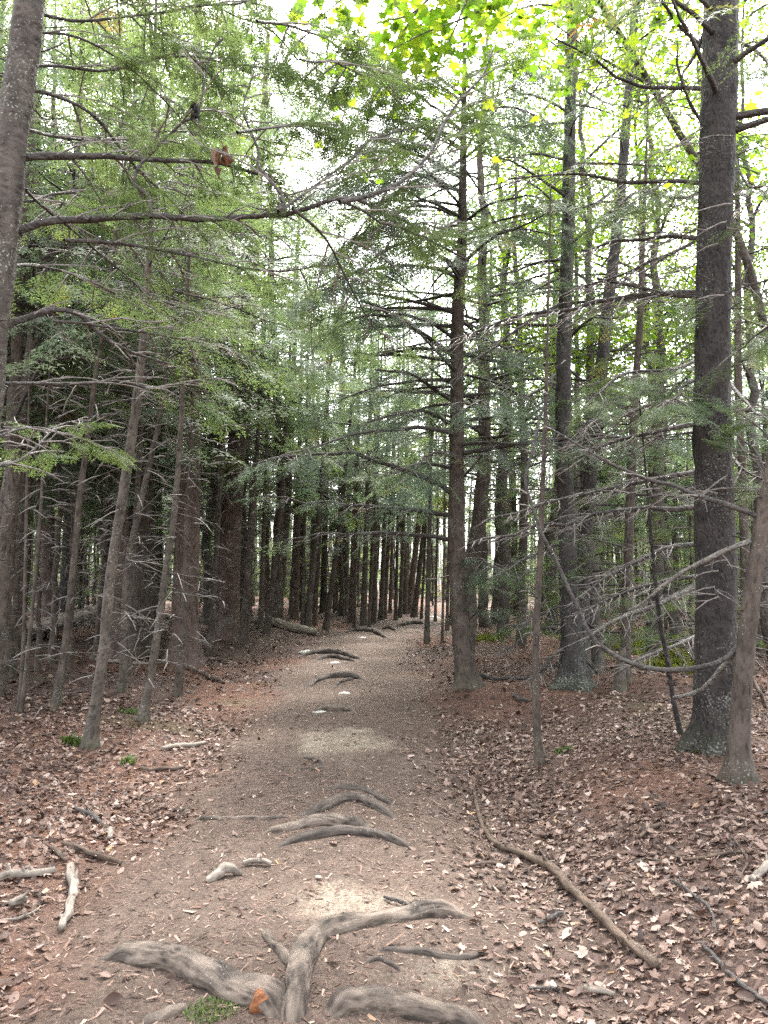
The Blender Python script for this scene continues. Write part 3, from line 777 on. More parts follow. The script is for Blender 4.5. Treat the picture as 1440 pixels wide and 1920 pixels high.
h = hero_tree("conifer_sapling", "thin bare sapling standing alone on the leaf litter right of the path", [(1012, 1432, 17), (1005, 1330, 14), (1005, 1200, 13), (1012, 1060, 11), (1018, 900, 9), (1024, 740, 7)], 'bark_brown', height=5, k=10, stubs=14, flare=.5)
conifer_limbs(h['g'], h['axis'], h['rad'], 1.0, 4.8, 22, lambda f: .55, h['tw'], h['limbs'], h['sprays'], 0, .1, .1, .2, .7, .3, .2, slen=.2)
finish(h)
h = hero_tree("conifer_tree", "black-trunked conifer with a thick bushy foot behind the middle mound", [(1078, 1290, 62), (1074, 1250, 46), (1068, 1120, 36), (1062, 950, 32), (1056, 720, 29), (1064, 450, 25), (1072, 60, 21)], 'bark_black', height=13, k=22, stubs=14, flare=.9)
for pts, w0, w1, Y1, lf in [([(1070, 1180), (1010, 1180), (960, 1210), (930, 1235)], 8, 3, 10, 0), ([(1070, 1130), (1020, 1150), (960, 1170)], 7, 3, 10.2, .3), ([(1076, 1150), (1120, 1180), (1180, 1190)], 7, 3, 10.3, .4),
    ([(1066, 1010), (1000, 1040), (930, 1080)], 7, 3, 9.8, .35), ([(1060, 830), (990, 860), (930, 900)], 7, 3, 10, .2), ([(1058, 690), (1000, 740), (940, 760)], 8, 3, 10, .2), ([(1058, 640), (1110, 600), (1170, 590)], 8, 3, 10, .3),
    ([(1060, 560), (1000, 600), (920, 650), (840, 720)], 9, 3, 9.6, .1), ([(1062, 480), (980, 500), (900, 530)], 8, 3, 9.8, .4), ([(1068, 300), (1000, 290), (930, 300)], 7, 3, 10, .5), ([(1068, 210), (1010, 180), (950, 170)], 7, 3, 10, .4), ([(1070, 150), (1130, 190), (1200, 200)], 7, 3, 10.2, .4),
    ([(1066, 400), (1130, 380), (1200, 390)], 8, 3, 10.2, .5), ([(1072, 1210), (1040, 1230), (1010, 1275)], 6, 3, 10.6, 0), ([(1080, 1200), (1100, 1240), (1130, 1270)], 6, 3, 10.6, 0), ([(1075, 1225), (1060, 1250), (1045, 1285)], 6, 3, 10.6, 0), ([(1080, 1205), (1100, 1250), (1105, 1320)], 6, 3, 10.4, 0)]:
    limb(h, pts, w0, w1, 11, Y1, leaf=lf, start=.2, ssize=.32, slen=.5, twigs=1.1)
conifer_limbs(h['g'], h['axis'], h['rad'], .4, 4.5, 30, lambda f: 1.3, h['tw'], h['limbs'], h['sprays'], .0, .0, .1, .2, 1.3, .3, .2, slen=.42)
conifer_limbs(h['g'], h['axis'], h['rad'], 5, 12.5, 34, lambda f: 1.6 * (1 - f) + .5, h['tw'], h['limbs'], h['sprays'], .5, .05, .22, .3, .7, .45, .28)
finish(h, 2)
h = hero_tree("conifer_tree", "slender dark conifer leaning right beside the black-trunked one", [(1088, 1262, 34), (1092, 1120, 27), (1102, 950, 25), (1118, 800, 25), (1137, 600, 23), (1160, 400, 20), (1178, 180, 17), (1192, 0, 16)], 'bark_black', height=12, k=16, stubs=14)
conifer_limbs(h['g'], h['axis'], h['rad'], .6, 5.0, 24, lambda f: 1.3, h['tw'], h['limbs'], h['sprays'], 0, .05, .1, .15, .9, .3, .18, slen=.45)
conifer_limbs(h['g'], h['axis'], h['rad'], 1.0, 6.0, 22, lambda f: 1.0, h['tw'], h['limbs'], h['sprays'], .22, .05, .12, .3, .9, .3, .2, slen=.4)
conifer_limbs(h['g'], h['axis'], h['rad'], 5, 11.5, 22, lambda f: 1.3 * (1 - f) + .4, h['tw'], h['limbs'], h['sprays'], .45, .05, .22, .3, .7, .42, .28)
finish(h, 2)
for lab, pts, bk, hh in [
    ("crooked young stem with dark bark rising beside the foot of the thick dark spruce", [(1276, 1378, 9), (1262, 1310, 9), (1250, 1230, 9), (1238, 1170, 8), (1228, 1080, 7)], 'bark_dark', 3.2),
    ("thin grey trunk behind the thick dark spruce, showing past its right edge", [(1400, 1290, 22), (1398, 1100, 18), (1392, 900, 15), (1384, 700, 14), (1384, 500, 12)], 'bark_brown', 9),
    ("slim brown trunk standing between the black conifers and the thick dark spruce", [(1172, 1285, 22), (1176, 1100, 17), (1184, 900, 17), (1190, 760, 15), (1200, 600, 13)], 'bark_brown', 8),
    ("short mossy broken trunk beside the black-trunked conifer", [(1162, 1296, 24), (1163, 1265, 20), (1166, 1235, 17), (1168, 1215, 10)], 'bark_tan', 0)]:
    h = hero_tree("young_tree", lab, pts, bk, height=hh, k=12, stubs=6, flare=.5)
    if hh > 4: conifer_limbs(h['g'], h['axis'], h['rad'], 1.2, hh * .95, 26, lambda f: .9 * (1 - f) + .4, h['tw'], h['limbs'], h['sprays'], .5, .05, .15, .3, .8, .34, .22)
    elif hh > 0: conifer_limbs(h['g'], h['axis'], h['rad'], .5, hh * .95, 8, lambda f: .35, h['tw'], h['limbs'], h['sprays'], .0, .05, .15, .3, .8, .34, .22, slen=.2)
    finish(h, 2)

# ---- left of the path
h = hero_tree("hemlock_tree", "pale-barked hemlock whose long boughs reach out over the path", [(-118, 1660, 96), (-80, 1300, 78), (-45, 900, 70), (-12, 560, 64), (8, 400, 60), (24, 250, 58), (44, 100, 58), (56, 0, 56)], 'bark_pale', height=10, k=24, base=np.array([*at(-118, 1660, 4.3)[:2], float(terrain(*at(-118, 1660, 4.3)[:2]))]), stubs=6)
L1 = h
for pts, w0, w1, Y1, lf, nr in [
    ([(-5, 445), (60, 425), (110, 415), (280, 408), (440, 408), (520, 396), (600, 386), (650, 376), (700, 395), (790, 440), (880, 490)], 20, 4, 5.2, 0.26, 1),
    ([(640, 379), (700, 367), (760, 340), (800, 290), (835, 225), (870, 180), (905, 140), (930, 80)], 11, 4, 5.2, 0.52, 1),
    ([(282, 407), (277, 358), (255, 350), (257, 315), (290, 280), (340, 230), (370, 212), (385, 150), (395, 90), (440, 50)], 9, 3, 4.6, 0.46, 1),
    ([(520, 395), (530, 370), (487, 315), (485, 280), (460, 205), (470, 130)], 9, 3, 4.9, 0.52, 1),
    ([(20, 300), (60, 293), (180, 294), (250, 300), (330, 303), (420, 306), (480, 318)], 19, 6, 4.9, 0.37, 1),
    ([(30, 160), (110, 180), (180, 220), (250, 310), (330, 390), (400, 470)], 9, 4, 5.4, 0.37, 1),
    ([(-10, 612), (45, 598), (100, 586), (150, 590), (215, 640), (270, 672), (320, 683)], 17, 4, 4.8, .12, 0),
    ([(100, 600), (160, 604), (230, 615), (330, 640), (420, 660)], 7, 3, 4.8, .2, 0),
    ([(120, 452), (220, 452), (300, 468), (400, 490), (520, 505), (640, 500)], 10, 3, 5.4, 0.37, 1),
    ([(550, 395), (610, 440), (640, 500), (680, 590), (740, 640)], 7, 2, 5.4, 0.33, 1),
    ([(40, 60), (140, 68), (220, 110), (300, 180), (360, 260)], 7, 3, 5.2, 0.50, 1),
    ([(60, -20), (220, 5), (300, 60), (370, 115), (430, 200)], 8, 3, 5.4, 0.50, 1),
    ([(60, -60), (300, -30), (480, 40), (560, 110)], 8, 3, 5.6, 0.52, 1),
    ([(-10, 720), (60, 717), (150, 721), (220, 717), (280, 722), (375, 717), (440, 715)], 9, 3, 5.8, .05, 0),
    ([(20, 330), (120, 420), (240, 520), (330, 600)], 7, 3, 6.0, .3, 0),
    ([(60, -120), (260, -80), (420, -20), (520, 60), (600, 150)], 8, 3, 6.0, 0.50, 1), ([(50, 20), (180, 40), (330, 20), (480, -10), (640, -20)], 8, 3, 5.4, 0.50, 1),
    ([(40, 120), (200, 130), (320, 110), (430, 110), (560, 150), (650, 210)], 8, 3, 6.2, 0.50, 1), ([(25, 240), (160, 260), (300, 250), (440, 250), (560, 280)], 8, 3, 6.6, 0.50, 1), ([(10, 380), (150, 360), (300, 350), (420, 360)], 7, 3, 6.6, 0.39, 1),
    ([(0, 500), (120, 510), (260, 560), (380, 580), (480, 570)], 7, 3, 6.8, .7, 0),
    ([(520, 396), (600, 342), (680, 282), (760, 242), (850, 215)], 7, 3, 5.6, .55, 1), ([(650, 378), (720, 420), (800, 430), (870, 420)], 6, 3, 5.8, .5, 1), ([(480, 40), (580, 62), (680, 120), (770, 205)], 7, 3, 6.0, .6, 1), ([(440, 250), (540, 230), (640, 240), (740, 272)], 7, 3, 6.0, .6, 1), ([(560, 110), (640, 120), (720, 160), (800, 170)], 6, 3, 6.4, .55, 1),
    ([(-20, 880), (40, 860), (110, 800), (160, 790)], 8, 3, 5.5, .22, 1), ([(-20, 820), (60, 800), (140, 820), (200, 850)], 6, 3, 5.7, .25, 1)]:
    limb(h, pts, w0, w1, 4.3, Y1, leaf=lf, start=.12, ssize=.25, slen=.5, gap=.13, near=bool(nr), twigs=1.0)
conifer_limbs(h['g'], h['axis'], h['rad'], 5.0, 9.8, 20, lambda f: 2.0 * (1 - f) + .5, h['tw'], h['limbs'], h['sprays'], .5, .05, .22, .25, .6, .42, .3)
finish(h, 1, 0, needle='needle')

LEFT = [
 ("young_tree", "tan young trunk with knotty bark rings beside the leaf-strewn left bank", [(168, 1402, 30), (180, 1320, 25), (197, 1200, 24), (207, 1080, 22), (235, 900, 21), (255, 760, 19), (272, 600, 17), (281, 450, 14), (285, 300, 11)], 'bark_tan', 9, 20, 4.2, 1.5, .3),
 ("young_tree", "pale brown stem with a dark foot beside the path's left edge", [(268, 1352, 24), (275, 1310, 18), (287, 1240, 17), (302, 1140, 16), (312, 1060, 14), (325, 980, 13), (335, 860, 12), (342, 740, 10)], 'bark_tan', 8, 18, 4.0, 1.3, .4),
 ("young_tree", "crooked pale stem with a moss-green foot in the left stand", [(229, 1297, 16), (232, 1210, 14), (235, 1120, 15), (240, 1050, 13), (262, 950, 14), (285, 850, 12), (300, 780, 11), (318, 640, 9)], 'bark_tan', 9, 14, 4.5, 1.2, .4),
 ("young_tree", "thin dark stem right behind the crooked pale one", [(243, 1268, 12), (246, 1150, 11), (252, 1000, 11), (262, 850, 10), (272, 700, 9)], 'bark_brown', 9, 14, 4.5, 1.2, .4),
 ("young_tree", "slim brown stem with many broken twig stubs before the thick reddish trunk", [(333, 1305, 20), (340, 1220, 16), (346, 1120, 14), (350, 1000, 13), (356, 880, 12), (362, 720, 10)], 'bark_brown', 9, 24, 4.6, 1.2, .4),
 ("spruce_tree", "thick reddish-brown straight trunk at the front of the left stand", [(346, 1242, 62), (348, 1180, 50), (351, 1000, 46), (356, 800, 42), (359, 650, 38), (362, 500, 34)], 'bark_red', 15, 20, 5.2, 2.6, .75),
 ("spruce_tree", "second thick reddish-brown trunk, closer to the path than the other", [(424, 1200, 52), (428, 1140, 40), (434, 1000, 37), (443, 850, 35), (456, 740, 31), (468, 600, 27)], 'bark_red', 15, 16, 5.6, 2.6, .75),
 ("young_tree", "slender dark stem leaning right behind the fine twin stems on the left bank", [(103, 1330, 19), (122, 1210, 15), (138, 1060, 14), (150, 930, 13), (166, 810, 12), (180, 700, 11), (192, 630, 9)], 'bark_brown', 8, 16, 4.2, 1.2, .4),
 ("sapling", "hair-thin sapling, the straighter of two twin stems at the left", [(36, 1335, 9), (44, 1200, 8), (48, 1050, 7), (50, 930, 6)], 'bark_brown', 4.5, 8, 3, .6, .0),
 ("sapling", "hair-thin leaning sapling, the more slanted of two twin stems at the left", [(40, 1337, 9), (56, 1190, 8), (70, 1040, 7), (80, 900, 6)], 'bark_brown', 4.5, 8, 3, .6, .0),
 ("conifer_tree", "dark narrow trunk between the tan knotty stem and the fallen log", [(180, 1238, 18), (190, 1130, 15), (200, 1000, 13), (206, 900, 12), (212, 760, 11)], 'bark_brown', 10, 14, 5, 1.4, .5),
 ("conifer_tree", "reddish trunk hidden partly behind the tan knotty stem", [(221, 1240, 28), (225, 1120, 23), (228, 950, 21), (232, 780, 20), (238, 620, 18)], 'bark_red', 13, 12, 5.2, 2.0, .7),
 ("conifer_tree", "blackish trunk rising just behind the long fallen log", [(120, 1178, 40), (126, 1100, 32), (132, 980, 29), (140, 820, 26), (150, 640, 22)], 'bark_black', 14, 12, 5.5, 2.2, .7),
 ("conifer_tree", "slim dark stem between the two thick reddish trunks", [(394, 1228, 14), (401, 1120, 13), (408, 980, 12), (414, 820, 11)], 'bark_brown', 10, 16, 5, 1.4, .6),
 ("conifer_tree", "dark stem just beyond the second reddish trunk, beside the broken path-side log", [(452, 1212, 15), (462, 1100, 13), (470, 980, 12), (482, 840, 10)], 'bark_brown', 10, 14, 5, 1.4, .6),
 ("conifer_tree", "lean brown stem leaning right at the near end of the broken path-side log", [(500, 1187, 15), (510, 1100, 13), (520, 1000, 12), (530, 880, 10)], 'bark_brown', 11, 12, 5, 1.5, .6),
 ("conifer_tree", "mossy grey trunk behind the broken path-side log", [(517, 1165, 30), (524, 1100, 22), (534, 1000, 19), (542, 880, 17), (548, 760, 14)], 'bark_tan', 13, 8, 5.5, 2.0, .7),
 ("hemlock_tree", "grey curved trunk under the overhanging boughs, bare and rising from the left bank", [(-40, 1300, 28), (-8, 1050, 26), (32, 820, 24), (60, 640, 23), (85, 500, 20), (110, 440, 19), (135, 390, 18), (146, 260, 15), (153, 120, 13), (156, -20, 11)], 'bark_pale', 9, 8, 4.2, 1.6, .6),
 ("hemlock_tree", "pale slanting trunk crossing behind the overhanging boughs", [(-150, 1290, 26), (-80, 900, 25), (-10, 690, 24), (40, 570, 22), (80, 505, 20), (130, 395, 18), (200, 290, 15), (250, 200, 11)], 'bark_pale', 8, 8, 4.4, 1.6, .6)]
for (nm, lab, pts, bk, hh, st, z0, Lm, lf) in LEFT:
    if bk != 'bark_red': pts = [(a, b, w * .86) for a, b, w in pts]
    h = hero_tree(nm, lab, pts, bk, height=hh, k=18 if pts[0][2] > 35 else 12, stubs=st, flare=.6)
    y = h['g'][1]
    # dead lower branches, then the green crown
    nd = 60 if pts[0][2] > 35 else (42 if nm != 'sapling' else 8)
    conifer_limbs(h['g'], h['axis'], h['rad'], .55, z0 + .6, nd, lambda f: (.5 + .4 * Lm) * (.7 + .5 * f), h['tw'], h['limbs'], h['sprays'], 0, .04, .12, .15, .8, .3, .2, slen=.34)
    if lf > 0: conifer_limbs(h['g'], h['axis'], h['rad'], z0, hh * .97, 30 if Lm < 2 else 44, lambda f: Lm * (1 - f) ** .8 + .35, h['tw'], h['limbs'], h['sprays'], lf, .05, .22, .22, .75, .40 if Lm < 2 else .5, .2 if Lm < 2 else .26, slen=.5)
    finish(h, 1 if y < 9 else 2, keep_limbs=pts[0][2] > 22, needle='needle' if rnd.random() < .5 else 'needle_blue')

# ---- thin stems beside the far path, one by one
FAR = [(462, 1205, 480, 880, 8), (575, 1178, 598, 960, 12), (590, 1172, 602, 960, 7), (611, 1180, 640, 960, 10), (567, 1177, 572, 950, 6), (659, 1168, 668, 900, 13), (664, 1178, 668, 1020, 5), (681, 1172, 690, 900, 11), (692, 1176, 704, 960, 5), (700, 1168, 706, 880, 9), (714, 1163, 722, 960, 9), (720, 1161, 735, 900, 8), (742, 1162, 746, 950, 6), (750, 1158, 760, 900, 7), (765, 1150, 790, 940, 12), (776, 1157, 800, 950, 10), (800, 1205, 806, 960, 9), (829, 1206, 832, 1060, 5), (790, 1160, 798, 1000, 5), (640, 1150, 655, 900, 9), (630, 1145, 640, 900, 7), (606, 1150, 612, 880, 12), (585, 1150, 592, 900, 16), (553, 1160, 560, 900, 12), (545, 1155, 556, 930, 8), (488, 1180, 498, 900, 9), (838, 1180, 842, 1000, 6), (845, 1170, 850, 1000, 6), (816, 1165, 820, 1000, 5), (731, 1150, 738, 930, 6), (694, 1150, 700, 930, 7)]
for i, (bx, by, tx, ty, w) in enumerate(FAR):
    one = {16: "slim dark stem alone in front of the bend at the path's right edge", 17: "low thin stem standing next to the lone slim stem at the path's right edge"}.get(i)
    h = hero_tree("conifer_tree", one or "slender dark conifer stem in the stand beside the far path", [(bx, by, w * 1.25), ((bx * 2 + tx) / 3, (by * 2 + ty) / 3, w), (tx, ty, w * .85)], ('bark_brown', 'bark_tan', 'bark_red')[i % 3], height=U(9, 13), k=8, flare=.5, group=None if one else "slender conifers beside the far path")
    conifer_limbs(h['g'], h['axis'], h['rad'], .7, 4.5, 16, lambda f: .9, h['tw'], h['limbs'], h['sprays'], 0, .04, .12, .15, .35, .3, .3, slen=.4)
    conifer_limbs(h['g'], h['axis'], h['rad'], 3.8, h['P'][-1, 2] * .97, 18, lambda f: 1.7 * (1 - f) ** .8 + .4, h['tw'], h['limbs'], h['sprays'], .55, .05, .22, .22, .3, .6, .4, slen=.6)
    finish(h, 3, keep_limbs=False, needle='needle' if i % 2 else 'needle_blue')
# ------------------------------------------------------------------ the maple over the path
def leafy_cluster(mb, P, n, spread, size, protos):
    c = P[rng.integers(0, len(P), n)] + rng.normal(0, 1, (n, 3)) * spread
    nrm = rng.normal(0, .5, (n, 3)) + np.array([0, 0, 1.]); nrm /= np.linalg.norm(nrm, axis=1)[:, None]
    a = rng.random(n) * 6.283; t = np.stack([np.cos(a), np.sin(a), 0 * a], -1); t -= nrm * (t * nrm).sum(1)[:, None]; t /= np.linalg.norm(t, axis=1)[:, None]
    R = np.stack([t, np.cross(nrm, t), nrm], -1); s = size * rng.uniform(.7, 1.25, n); tint = np.clip(rng.normal(.5, .22, n), 0, 1)
    w = rng.integers(0, len(protos), n)
    for k, (pv, pf) in enumerate(protos):
        m = w == k
        if not m.any(): continue
        v = np.einsum('kij,vj->kvi', R[m], pv) * s[m][:, None, None] + c[m][:, None]
        K, nv = v.shape[:2]
        mb.add(v.reshape(-1, 3), (pf[None] + (np.arange(K) * nv)[:, None, None]).reshape(-1, 3), np.repeat(tint[m], nv))
def big_maple(c, t, s): return (lambda v, f: (v / .62, f))(*leaf_mesh('maple', c, t, s))
MAPLE = [big_maple(.25, .1, 50), big_maple(-.2, .2, 51), big_maple(.1, -.2, 52)]
mg = np.array([5.9, 9.6, float(terrain(5.9, 9.6))])
mt = thing("maple_tree", mg, "leaning pale maple with bright yellow-green leaves high over the path", "tree")
mp = np.array([mg - [0, 0, .15], [5.5, 9.5, 1.8], at(1480, 800, 9.4), at(1390, 460, 9.0), at(1265, 235, 8.5), at(1160, 60, 8.0), at(1090, -40, 7.6), at(960, -150, 7.0), at(820, -260, 6.6)])
mS = spline(mp, 70)
b = MB(); trunk_mesh(b, mS - mg, np.linspace(.075, .02, 70), 14, .6, .05); b.build("trunk", M['bark_pale'], mt, True)
ml = []
for pts, Y0, Y1 in [([(1160, 60), (1080, 20), (1000, 10), (930, 40)], 8, 6.6), ([(1090, -40), (980, -20), (880, 30), (800, 60), (740, 90)], 7.6, 6.0), ([(960, -150), (860, -60), (780, 20), (720, 40), (660, 60)], 7, 5.8),
    ([(1000, -120), (900, -40), (850, 60), (820, 120)], 7, 6.2), ([(1220, 160), (1130, 110), (1060, 60), (1020, 30)], 8.3, 7.2), ([(860, -200), (740, -100), (650, -10), (590, 40)], 6.7, 6.0), ([(1300, 290), (1380, 260), (1450, 250)], 8.7, 8.0), ([(1180, 90), (1250, 40), (1330, 10)], 8.1, 7.6),
    ([(900, -60), (800, 0), (720, 120), (680, 170)], 7, 6.3), ([(620, 200), (660, 170), (720, 140), (780, 60), (860, -60)], 6.6, 6.9)]:
    Q = spline(np.array([at(p[0], p[1], Y0 + (Y1 - Y0) * i / (len(pts) - 1)) for i, p in enumerate(pts)]), 24)
    b = MB(); tube(b, Q - mg, np.linspace(.018, .004, 24), 6, wob=.1); b.build("branch", M['bark_pale'], mt, True)
    ml.append(Q[6:])
    tw_ = MB()
ml = np.concatenate(ml)
ms = [];
for k, (pv, pf) in enumerate(MAPLE):
    for tq in (.15, .5, .85):
        b = MB(); b.add(pv, pf, tq); ms.append(b.mesh("leaf", M['maple']))
for i in range(290):
    c = ml[rnd.randrange(len(ml))] + rng.normal(0, 1, 3) * np.array([.22, .25, .13])
    o = link("leaf", rnd.choice(ms), mt); o.location = [float(q) for q in (c - mg)]
    s = U(.07, .125); o.scale = (s, s, s); o.rotation_euler = (U(-.6, .6), U(-.6, .6), U(0, 6.3))
b = MB(); leafy_cluster(b, ml, 900, np.array([.4, .5, .25]), .085, MAPLE)
tag(b.build("crown", M['maple'], mt, origin=mg), kind="stuff")

# ------------------------------------------------------------------ the rest of the wood: kinds of tree, copied
def proto(kind, seed):
    h = dict(tw=MB(), sprays=[], limbs=[])
    g = np.zeros(3)
    if kind == 'tall':
        H, r = 15., .15
    elif kind == 'stem':
        H, r = 9., .05
    elif kind == 'low':
        H, r = 6., .06
    elif kind == 'hemlock':
        H, r = 11., .11
    else:
        H, r = 14., .12
    n = 40; zz = np.linspace(-.2, H, n)
    w = np.cumsum(rng.normal(0, 1, (n, 2)), 0) * (.02 if kind != 'broad' else .05)
    w -= w[2]
    P = np.c_[w, zz]; R = np.maximum(r * (1 - np.clip(zz / H, 0, 1)) ** .8, .008)
    ax = axis_fn(P); rd = lambda z: float(np.interp(z, zz, R))
    parts = []
    b = MB(); trunk_mesh(b, P, R, 12, .6, .05, seed)
    if kind != 'broad':
        if kind == 'tall':
            conifer_limbs(g, ax, rd, .7, 5.5, 40, lambda f: 1.1, h['tw'], h['limbs'], h['sprays'], 0, .04, .15, .15, .5, .3, .25, slen=.45)
            conifer_limbs(g, ax, rd, 5.2, 14.6, 38, lambda f: 2.6 * (1 - f) ** .8 + .4, h['tw'], h['limbs'], h['sprays'], .5, .05, .22, .2, .3, .7, .3, slen=.7)
            bk, nd = ('bark_red' if seed % 2 else 'bark_brown'), 'needle'
        elif kind == 'stem':
            conifer_limbs(g, ax, rd, .5, 4.2, 30, lambda f: .7, h['tw'], h['limbs'], h['sprays'], 0, .04, .15, .15, .6, .3, .22, slen=.35)
            conifer_limbs(g, ax, rd, 3.4, 8.7, 34, lambda f: 1.3 * (1 - f) ** .8 + .3, h['tw'], h['limbs'], h['sprays'], .75, .05, .22, .2, .35, .6, .28, slen=.45)
            bk, nd = 'bark_brown', 'needle_blue'
        elif kind == 'hemlock':
            conifer_limbs(g, ax, rd, .8, 3.8, 22, lambda f: 1.3, h['tw'], h['limbs'], h['sprays'], 0, .04, .15, .15, .5, .3, .25, slen=.45)
            conifer_limbs(g, ax, rd, 3.1, 10.7, 60, lambda f: 2.7 * (1 - f) ** .75 + .4, h['tw'], h['limbs'], h['sprays'], .72, .06, .2, .18, .45, .48, .24, slen=.65)
            bk, nd = 'bark_brown', ('needle' if seed % 2 else 'needle_blue')
        else:
            conifer_limbs(g, ax, rd, .5, 5.8, 46, lambda f: 1.8 * (1 - f) ** .7 + .3, h['tw'], h['limbs'], h['sprays'], .75, .08, .2, .2, .4, .5, .22, slen=.5)
            bk, nd = 'bark_brown', 'needle'
        parts.append(("trunk", b.mesh("trunk", M[bk], True)))
        bb = MB()
        for (Q, q) in h['limbs']: tube(bb, Q, q, 4)
        parts.append(("branches", bb.mesh("branches", M['limb'], True)))
        parts.append(("twigs", h['tw'].mesh("twigs", M['twig'])))
        c = MB(); put_sprays(c, h['sprays'], 2 if kind in ('hemlock', 'low') else 3, .5); parts.append(("crown", c.mesh("crown", M[nd])))
    else:
        lv = []
        bb = MB()
        for i in range(16):
            z = U(4.5, 13); a = U(0, 6.28); L = U(1.5, 3.4) * (1.25 - z / 15)
            Q = limb_poly(ax(z), unit(np.array([math.cos(a), math.sin(a), .9])), L, .2, wander=.12)
            tube(bb, Q, np.linspace(.035, .008, len(Q)), 5); lv.append(Q[3:])
            for j in range(4):
                q0 = Q[rnd.randrange(3, len(Q))]; e = unit(rng.normal(0, 1, 3) + np.array([0, 0, .3])) * U(.4, 1.1)
                S_ = limb_poly(q0, unit(e), np.linalg.norm(e), .2, 6); tube(bb, S_, np.linspace(.010, .003, 6), 3); lv.append(S_[2:])
        parts.append(("trunk", b.mesh("trunk", M['bark_pale'], True)))
        parts.append(("branches", bb.mesh("branches", M['bark_pale'], True)))
        c = MB(); leafy_cluster(c, np.concatenate(lv), 4000, np.array([.32, .32, .22]), .1, SIMPLE); parts.append(("crown", c.mesh("crown", M['maple'])))
    return parts
PROTO = {k: [proto(k, s) for s in range(n)] for k, n in (('tall', 3), ('stem', 3), ('low', 3), ('hemlock', 4), ('broad', 3))}
KIND = {'tall': ("conifer_tree", "tall straight conifer in the crowded stand {s} of the path", "tall conifers standing {s} of the path"),
        'stem': ("young_tree", "slender young conifer stem with dead lower twigs {s} of the path", "slender young conifers {s} of the path"),
        'low': ("hemlock_tree", "small understorey hemlock green almost to the ground {s} of the path", "understorey hemlocks {s} of the path"),
        'hemlock': ("hemlock_tree", "feathery green hemlock with layered flat boughs standing {s} of the path", "feathery hemlocks {s} of the path"),
        'broad': ("maple_tree", "pale-trunked broadleaf tree with yellow-green leaves {s} of the path", "broadleaf trees {s} of the path")}
taken = [(h['g'][0], h['g'][1]) for h in HEROES]
def plant(kind, x, y, scale):
    nm, lab, grp = KIND[kind]; s = "on the right" if x > path_x(y) else "on the left"
    t = thing(nm, (x, y, float(terrain(x, y))), lab.format(s=s), "tree", grp.format(s=s))
    t.rotation_euler = (U(-.03, .03), U(-.03, .03), U(0, 6.28)); t.scale = (scale * U(.85, 1.2),) * 2 + (scale,)
    for (pn, me) in rnd.choice(PROTO[kind]):
        o = link(pn, me, t)
        if pn != "trunk": o["kind"] = "stuff"
    taken.append((x, y))
def try_plant(kind, n, y0, y1, side, sc, gap, lo=1.9, hi=99):
    k = 0; tries = 0
    while k < n and tries < n * 60:
        tries += 1
        y = y0 + (y1 - y0) * rnd.random(); d = U(lo, min(hi, .56 * y + 4)); x = float(path_x(y)) + d * side
        if abs(x) > .56 * y + 3: continue
        if min((x - a) ** 2 + (y - b) ** 2 for a, b in taken) < gap * gap: continue
        plant(kind, x, y, U(*sc)); k += 1
for (x_, y_, s_) in ((-4.5, 14.3, 1.25), (-4.05, 19.6, 1.7), (-3.0, 22, 1.5), (-4.4, 24, 1.5), (-1.6, 29.5, 1.25), (3.0, 17, 1.2), (2.7, 21.5, 1.15), (1.52, 14.4, 1.3), (.9, 33.5, 1.5), (-5.4, 11.2, 1.1), (-6.8, 14.5, 1.3), (-4.6, 9.4, 1.05), (-7.6, 12, 1.4), (-9, 17, 1.6), (-5.6, 18, 1.6), (-.4, 35, 1.3), (1.2, 40, 1.3), (4.6, 27, 1.1), (-3.5, 33, 1.3)):
    plant('hemlock', x_, y_, s_)
for (x_, y_, s_) in ((3.6, 13.2, .95), (5.2, 15, 1.05), (2.9, 18.8, 1.15), (6.6, 13.4, .95), (4.3, 20, 1.1), (7.5, 17, 1.1), (-4.2, 20, 1.2), (3.9, 16, .85)):
    plant('broad', x_, y_, s_)
try_plant('stem', 26, 28, 46, -1, (.8, 1.2), .7, 3)
try_plant('low', 16, 26, 46, -1, (.5, .9), 1.0, 4)
try_plant('hemlock', 7, 18, 40, -1, (.9, 1.25), 1.2, 3)
try_plant('hemlock', 8, 20, 44, 1, (.8, 1.1), 1.4, 3)
try_plant('tall', 22, 15, 48, -1, (.8, 1.15), 1.1, 2.0)
try_plant('stem', 64, 12, 40, -1, (.7, 1.2), .6, 1.8)
try_plant('low', 8, 16, 42, -1, (.6, 1.0), 1.2, 3)
try_plant('broad', 5, 18, 40, -1, (.9, 1.2), 1.6, 4)
try_plant('tall', 9, 18, 48, 1, (.8, 1.1), 1.6, 2.2)
try_plant('stem', 34, 30, 46, 1, (.7, 1.1), .6, 2.0)
try_plant('stem', 30, 14, 44, 1, (.7, 1.1), .8, 2.0)
try_plant('low', 24, 13.5, 44, 1, (.55, 1.0), 1.1, 3.0)
try_plant('low', 16, 28, 46, 1, (.6, 1.), 1.0, 3)
try_plant('broad', 15, 13.5, 42, 1, (.8, 1.15), 1.4, 3)

